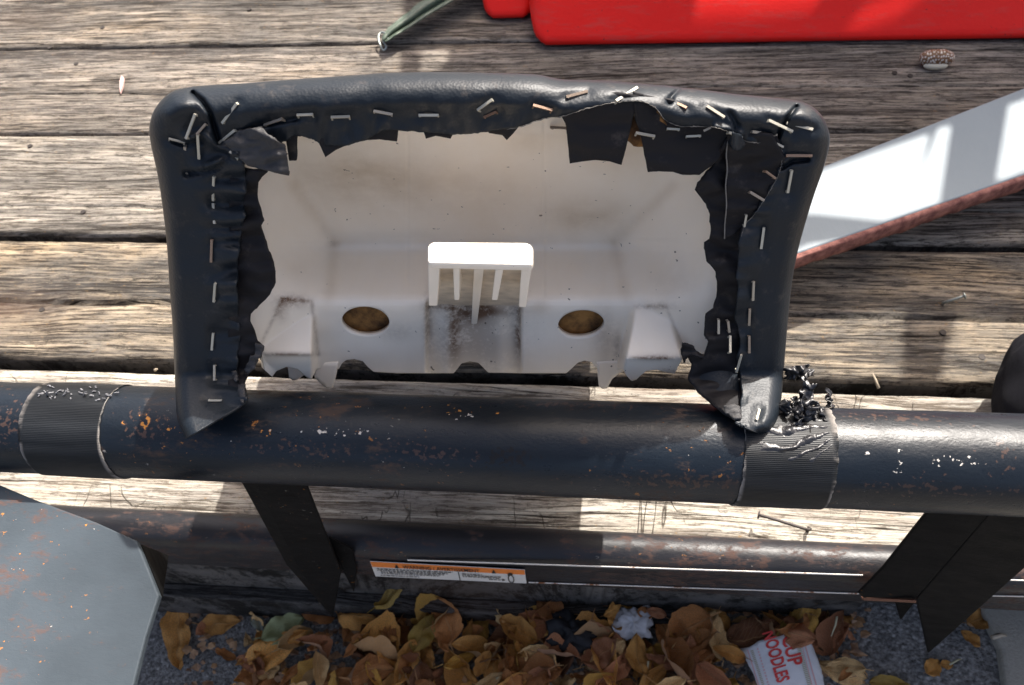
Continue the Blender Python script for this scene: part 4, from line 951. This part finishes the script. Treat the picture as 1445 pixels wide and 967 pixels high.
LM = [leaf_mesh(i, 1, R_.choice([.32, .42, .5, .58, .72]), CV[i], R_.uniform(-.9, 1.5)) for i in range(22)]
def put_leaf(u, v, L, rz, lift, tilt, me=None, mat=None):
    g = onz(u, v, gz((u - 722) / 1445 * 1.0 * .75)); z = gz(g[0]); g = onz(u, v, z + lift)
    o = bpy.data.objects.new('leaf', me or R_.choice(LM)); col.objects.link(o)
    o.location = g; o.rotation_euler = (R_.uniform(-tilt, tilt), R_.uniform(-tilt, tilt), rz); o.scale = (L, L, L)
    o['tone'] = .4
    if mat:
        o.data = o.data.copy(); o.data.materials[0] = mat
    return o
G = 'dry brown leaves piled along the foot of the deck'
def dens(u, v):
    if u < 240: return .0
    top = 862 + max(0, (700 - u)) * .02
    d = 1.0 if 420 < u < 1130 else (.5 if u <= 420 else .65)
    if u < 400: d = .22
    if 400 <= u < 500: d = .6
    if u < 480 and v > 905: d = .12 + (.5 if u > 330 and v > 925 else 0)
    if u > 1130: d = 0 if u > 1215 else .5
    if 770 < u < 850 and v > 925: d *= .35
    return d
cnt = 0; tries = 0
while cnt < 262 and tries < 5000:
    tries += 1; u = R_.uniform(245, 1215); v = R_.uniform(858, 990)
    if u > 1215 or R_.random() > dens(u, v): continue
    if 1035 < u < 1165 and v > 900: continue
    mi = R_.randrange(len(LM)); tone = R_.choice([0, 1, 1, 2, 2, 2, 3, 3, 4, 5])
    o = put_leaf(u, v, R_.choice([R_.uniform(.014, .026), R_.uniform(.024, .040), R_.uniform(.030, .046)]), R_.uniform(0, 6.28), .003 + R_.random() * (.030 if 420 < u < 1130 else .012), .75, LM[mi]); o['tone'] = tone / 5
    colr = ['dark brown', 'mid brown', 'orange brown', 'pale tan', 'reddish brown', 'golden brown'][tone]
    shp = ['flat', 'slightly cupped', 'strongly curled'][min(2, int(abs(CV[mi]) * 3.2))]
    zone = next(z for lim, z in ((345, 'beside the grey plate'), (470, 'under the left strut'), (600, 'right of the left strut tip'), (700, 'below the middle of the warning label'), (790, 'left of the black scrap'), (870, 'between the black scrap and the foil'), (960, 'just right of the foil'), (1050, 'left of the paper cup'), (9999, 'right of the paper cup')) if u < lim)
    row = 'against the deck board' if v < 893 else ('at the bottom edge' if v > 945 else 'in mid pile')
    tag(o, f'{shp} {colr} leaf {zone} {row}', 'leaf', G); cnt += 1
def one(u, v, L, rz, lab_, mat=None, lift=.012, tilt=.25, seed=2, W=.5):
    o = put_leaf(u, v, L, rz, lift, tilt, leaf_mesh(seed, 1, W, .2, .25), mat); tag(o, lab_, 'leaf'); return o
one(256, 898, .062, -1.25, 'long brown leaf lying alone on the asphalt beside the grey plate', None, .004, .15, 3, .42)
one(310, 880, .040, .1, 'orange brown leaf just right of the lone leaf near the grey plate', None, .004, .2, 4, .55)
one(400, 888, .040, .5, 'pale green leaf among the brown leaves at left', LEAFG, .016, .2, 5, .6)
one(364, 882, .020, -.8, 'small grey green leaf beside the pale green one', LEAFGR, .010, .2, 6, .5)
one(385, 925, .075, .7, 'long tan curled leaf lying aslant below the pale green leaf', None, .014, .3, 7, .35)
one(598, 893, .034, 1.2, 'yellow tan leaf in the pile under the left end of the warning label', LEAFY, .03, .3, 8, .6)
one(560, 829, .050, 1.0, 'thin yellow brown leaf caught behind the rail below the warning label', LEAFY, .055, .3, 9, .25)
one(1105, 905, .030, 1.5, 'small olive brown leaf lying on the torn paper cup', LEAFY, .022, .2, 10, .5)
one(1316, 942, .016, .6, 'small orange leaf scrap on the asphalt under the right strut', None, .003, .2, 11, .8)
one(1384, 875, .026, .3, 'reddish brown leaf near the concrete right of the right strut', None, .004, .2, 12, .7)
one(1369, 902, .016, 2.3, 'broken leaf scrap between the right strut and the concrete', None, .004, .3, 13, .7)
one(1255, 966, .030, .1, 'half hidden orange leaf at the bottom edge below the right strut', LEAFY, .003, .1, 14, .4)
one(1335, 938, .010, .1, 'tiny tan leaf flake at lower right of the asphalt', None, .003, .1, 15, .7)
# broken bits between the leaves
V, Fc = [], []
for _ in range(900):
    u = R_.uniform(250, 1230); v = R_.uniform(858, 985)
    if R_.random() > dens(u, v) + .22: continue
    g = onz(u, v, gz((u - 722) / 1445 * .75)); g = np.array([g[0], g[1], gz(g[0]) + .002 + R_.random() * .008]); L = R_.uniform(.0015, .0065); k = len(V); a0 = R_.uniform(0, 6.28); m_ = R_.choice([4, 5, 6])
    for q in range(m_): a = a0 + q * 6.283 / m_; V.append(g + np.array([L * math.cos(a) * R_.uniform(.5, 1.2), L * math.sin(a) * R_.uniform(.3, .9), R_.uniform(-.001, .0015)]))
    Fc.append(tuple(range(k, k + m_)))
tag(mesh('leaf_crumbs', V, Fc, leafcol('crumb_brown', (.13, .065, .032), (.46, .27, .13)), None, False), 'small broken bits of dry leaf scattered between the leaves and over the asphalt', 'leaf litter', kind='stuff')
# twigs, crumpled foil, black scrap
def twig(u0, v0, u1, v1, lift, lab_, mat, r=.0009):
    a = onz(u0, v0, gz(onz(u0, v0, -.14)[0]) + lift); c_ = onz(u1, v1, gz(onz(u1, v1, -.14)[0]) + lift * .7)
    vv_, ff_ = tube([a, (a + c_) / 2 + [.001, .001, .001], c_], [r, r * .9, r * .5], 6); tag(mesh('twig', vv_, ff_, mat), lab_, 'twig')
TW = plain('pale_straw', (.42, .38, .24), .7); TW2 = plain('straw_chip', (.45, .37, .27), .7)
twig(1181, 870, 1173, 898, .03, 'pale green straw standing in the leaves right of the paper cup', TW)
twig(1400, 900, 1420, 897, .012, 'pale wood chip on the concrete at far right', TW2, .0018)
twig(1340, 938, 1356, 930, .004, 'thin straw beside the tiny leaf flake', TW)
twig(915, 933, 907, 966, .03, 'pale upright stalk in the leaves at bottom centre', TW)
twig(700, 958, 722, 950, .03, 'short pale stick in the leaves left of bottom centre', TW)
for (u, v, s, mat, nm, lab_, ca, nn_) in [(893, 880, .012, plain('crumpled_foil', (.52, .52, .53), .8, 0, 90), 'crumpled_foil', 'white crumpled foil scrap lying on the leaves under the rail', 'foil', 1), (806, 892, .015, plain('black_scrap', (.008, .008, .010), .7), 'plastic_scrap', 'black crumpled scrap half buried in the leaves left of the foil', 'scrap', 2)]:
    g = onz(u, v, gz(0.05) + .022); V = []
    for i in range(40):
        for j in range(24):
            a = 2 * math.pi * i / 40; t = j / 23 * math.pi; d = np.array([math.sin(t) * math.cos(a) * 1.15, math.sin(t) * math.sin(a), math.cos(t) * .45])
            k = s * (1 + .55 * nz(*(d * 2.2 + nn_ * 5)) + .2 * abs(nz(*(d * 7)))); V.append(g + d * k)
    tag(mesh(nm, V, grid_faces(40, 24, True), mat), lab_, ca)
# paper cup wrapper
cup = tag(empty('paper_cup', tuple(onz(1100, 940, -.10))), 'torn flattened white noodle cup with red lettering lying among the leaves at bottom right', 'paper cup')
cz = gz(.14) + .018
b = NB('white_cup_paper'); n1 = b.noise(b.map(), 60, 5)
PAPER = b.out(b.mix(n1, (.60, .61, .63), (.74, .75, .76)), .6, 0, b.bump(n1, .5, .002))
CP = [(1044, 915), (1056, 914), (1068, 906), (1088, 899), (1105, 897), (1118, 885), (1133, 884), (1139, 893), (1143, 905), (1150, 920), (1158, 940), (1162, 960), (1165, 990), (1078, 995), (1070, 968), (1062, 950), (1054, 935), (1047, 925)]
ctr = onz(1105, 940, cz)
def cupz(x, y): 
    t = (x - ctr[0]) * .97 + (y - ctr[1]) * .25
    return cz + .010 - 9 * t * t + .0006 * nz(x * 60, y * 60)
def oncup(u, v, up=0):
    p = onz(u, v, cz)
    for _ in range(4): p = onz(u, v, cupz(p[0], p[1]) + up)
    return p
def cupmesh(name, poly, mat, parent, up, step=5, jag=0, thick=.0005):
    o = patch(name, poly, lambda P: np.array([float(-(RC.T @ (oncup(a, b_, up) - CAM))[2]) for a, b_ in P]), mat, parent, step, jag, thick); return o
wr = cupmesh('cup_wall', CP, PAPER, cup, 0, 5, .6)
REDI = plain('red_ink', (.62, .05, .045), .6, 0, 200, .1); PINK = plain('pink_ink', (.72, .42, .42), .6, 0, 200, .1); OLI = plain('olive_ink', (.40, .39, .27), .6, 0, 200, .1)
def cupband(u0, v0, u1, v1, w, mat, nm, up=.0004, dash=0):
    a = np.array([u0, v0], float); c_ = np.array([u1, v1], float); d = c_ - a; L = np.linalg.norm(d); d /= L; nn2 = np.array([-d[1], d[0]]); V = []; Fc = []
    if dash:
        s = 0
        while s < L:
            k = len(V)
            for q1, q2 in ((s, -w / 2), (s + dash, -w / 2), (s + dash, w / 2), (s, w / 2)): pp = a + d * q1 + nn2 * q2; V.append(oncup(pp[0], pp[1], up))
            Fc.append((k, k + 1, k + 2, k + 3)); s += dash * 2
    else:
        n = 24
        for i in range(n):
            for q in (-.5, .5): pp = a + d * L * i / (n - 1) + nn2 * w * q; V.append(oncup(pp[0], pp[1], up))
        Fc = grid_faces(n, 2)
    return mesh(nm, V, Fc, mat, wr, False)
cupband(1122, 895, 1148, 985, 6, OLI, 'printed_border', dash=1.3); cupband(1061, 918, 1083, 985, 4, OLI, 'printed_border', dash=1.3)
cupband(1131, 892, 1157, 985, 1.6, PINK, 'printed_line'); cupband(1055, 917, 1076, 985, 1.4, PINK, 'printed_line'); cupband(1127, 893, 1151, 985, 1.0, PINK, 'printed_line')
def cupword(body, u, v, du, dv, sz, xs, bold):
    d = np.array([du, dv], float); d /= np.linalg.norm(d); pr = np.array([d[1], -d[0]])
    def fn(x, y):
        pp = np.array([u, v], float) + d * x * sz + pr * y * sz; return oncup(pp[0], pp[1], .0007)
    text_mesh('red_lettering', body, REDI, wr, fn, xs, bold)
cupword('CUP', 1103, 899, .26, 1, 29, .78, .025)
cupword('NOODLES', 1076, 893, .30, 1, 26, .62, .03)
cupband(1069, 915, 1090, 985, 2.2, PINK, 'small_lettering', dash=2.2)

# ================================================================== unseen sheet added above the view, its outline and holes shaped to cast shade
ZT = .80
def sh_pt(x, y, z=0): return (x + SX * (ZT - z), y + SY * (ZT - z))
def px(u, v, z=0): p = onz(u, v, z); return sh_pt(p[0], p[1], z)
outer = [px(574, -40), px(567, 60), px(566, 100), sh_pt(-.19, .60), sh_pt(-.06, .50), sh_pt(.05, .42), px(1110, 422), px(1275, 436), px(1272, 545), px(1290, 556), px(1325, 540), px(1338, 490), px(1347, 442), px(1445, 452), sh_pt(.7, .40), sh_pt(1.0, .50), sh_pt(1.0, 1.25), sh_pt(-.10, 1.25), sh_pt(-.24, 1.0)]
holes = [[px(597, 70), px(636, 68), px(634, 84), px(618, 97), px(594, 98)],
         [px(1120, 262, BZ), px(1160, 243, BZ), px(1312, 187, BZ), px(1296, 255, BZ), px(1325, 180, BZ), px(1342, 175, BZ), px(1325, 286, BZ), px(1140, 350, BZ), px(1100, 366, BZ)],
         [px(1424, 148, BZ), px(1450, 138, BZ), px(1500, 140, BZ), px(1500, 200, BZ), px(1450, 238, BZ), px(1407, 254, BZ)]]
def pf(u, v):
    d = ray(u, v); t = (.7195 + 1.316 * H) / (d[1] - 1.316 * d[2]); p = CAM + d * t; return sh_pt(p[0], p[1], p[2])
holes += [[pf(984, -60), pf(1200, -60), pf(1150, 3), pf(1060, 16), pf(982, 21)], [pf(1225, 3), pf(1330, -30), pf(1270, 12), pf(1187, 38)]]
cu = bpy.data.curves.new('t', 'CURVE'); cu.dimensions = '2D'; cu.fill_mode = 'BOTH'
for lp2 in [outer] + holes:
    sp = cu.splines.new('POLY'); sp.points.add(len(lp2) - 1); sp.use_cyclic_u = True
    for q_, p in zip(sp.points, lp2): q_.co = (p[0], p[1], 0, 1)
to = bpy.data.objects.new('t', cu); col.objects.link(to); dg = bpy.context.evaluated_depsgraph_get(); tm = bpy.data.meshes.new_from_object(to.evaluated_get(dg)); bpy.data.objects.remove(to)
o = mesh('occluder', [(v.co.x, v.co.y, ZT + .01 * nz(v.co.x * 2, v.co.y * 2)) for v in tm.vertices], [tuple(p.vertices) for p in tm.polygons], plain('occluder_brown', (.22, .19, .15), .9), None, False); solid(o, .0015)
tag(o, 'unseen brown sheet with holes added above the deck to shade it', 'occluder')
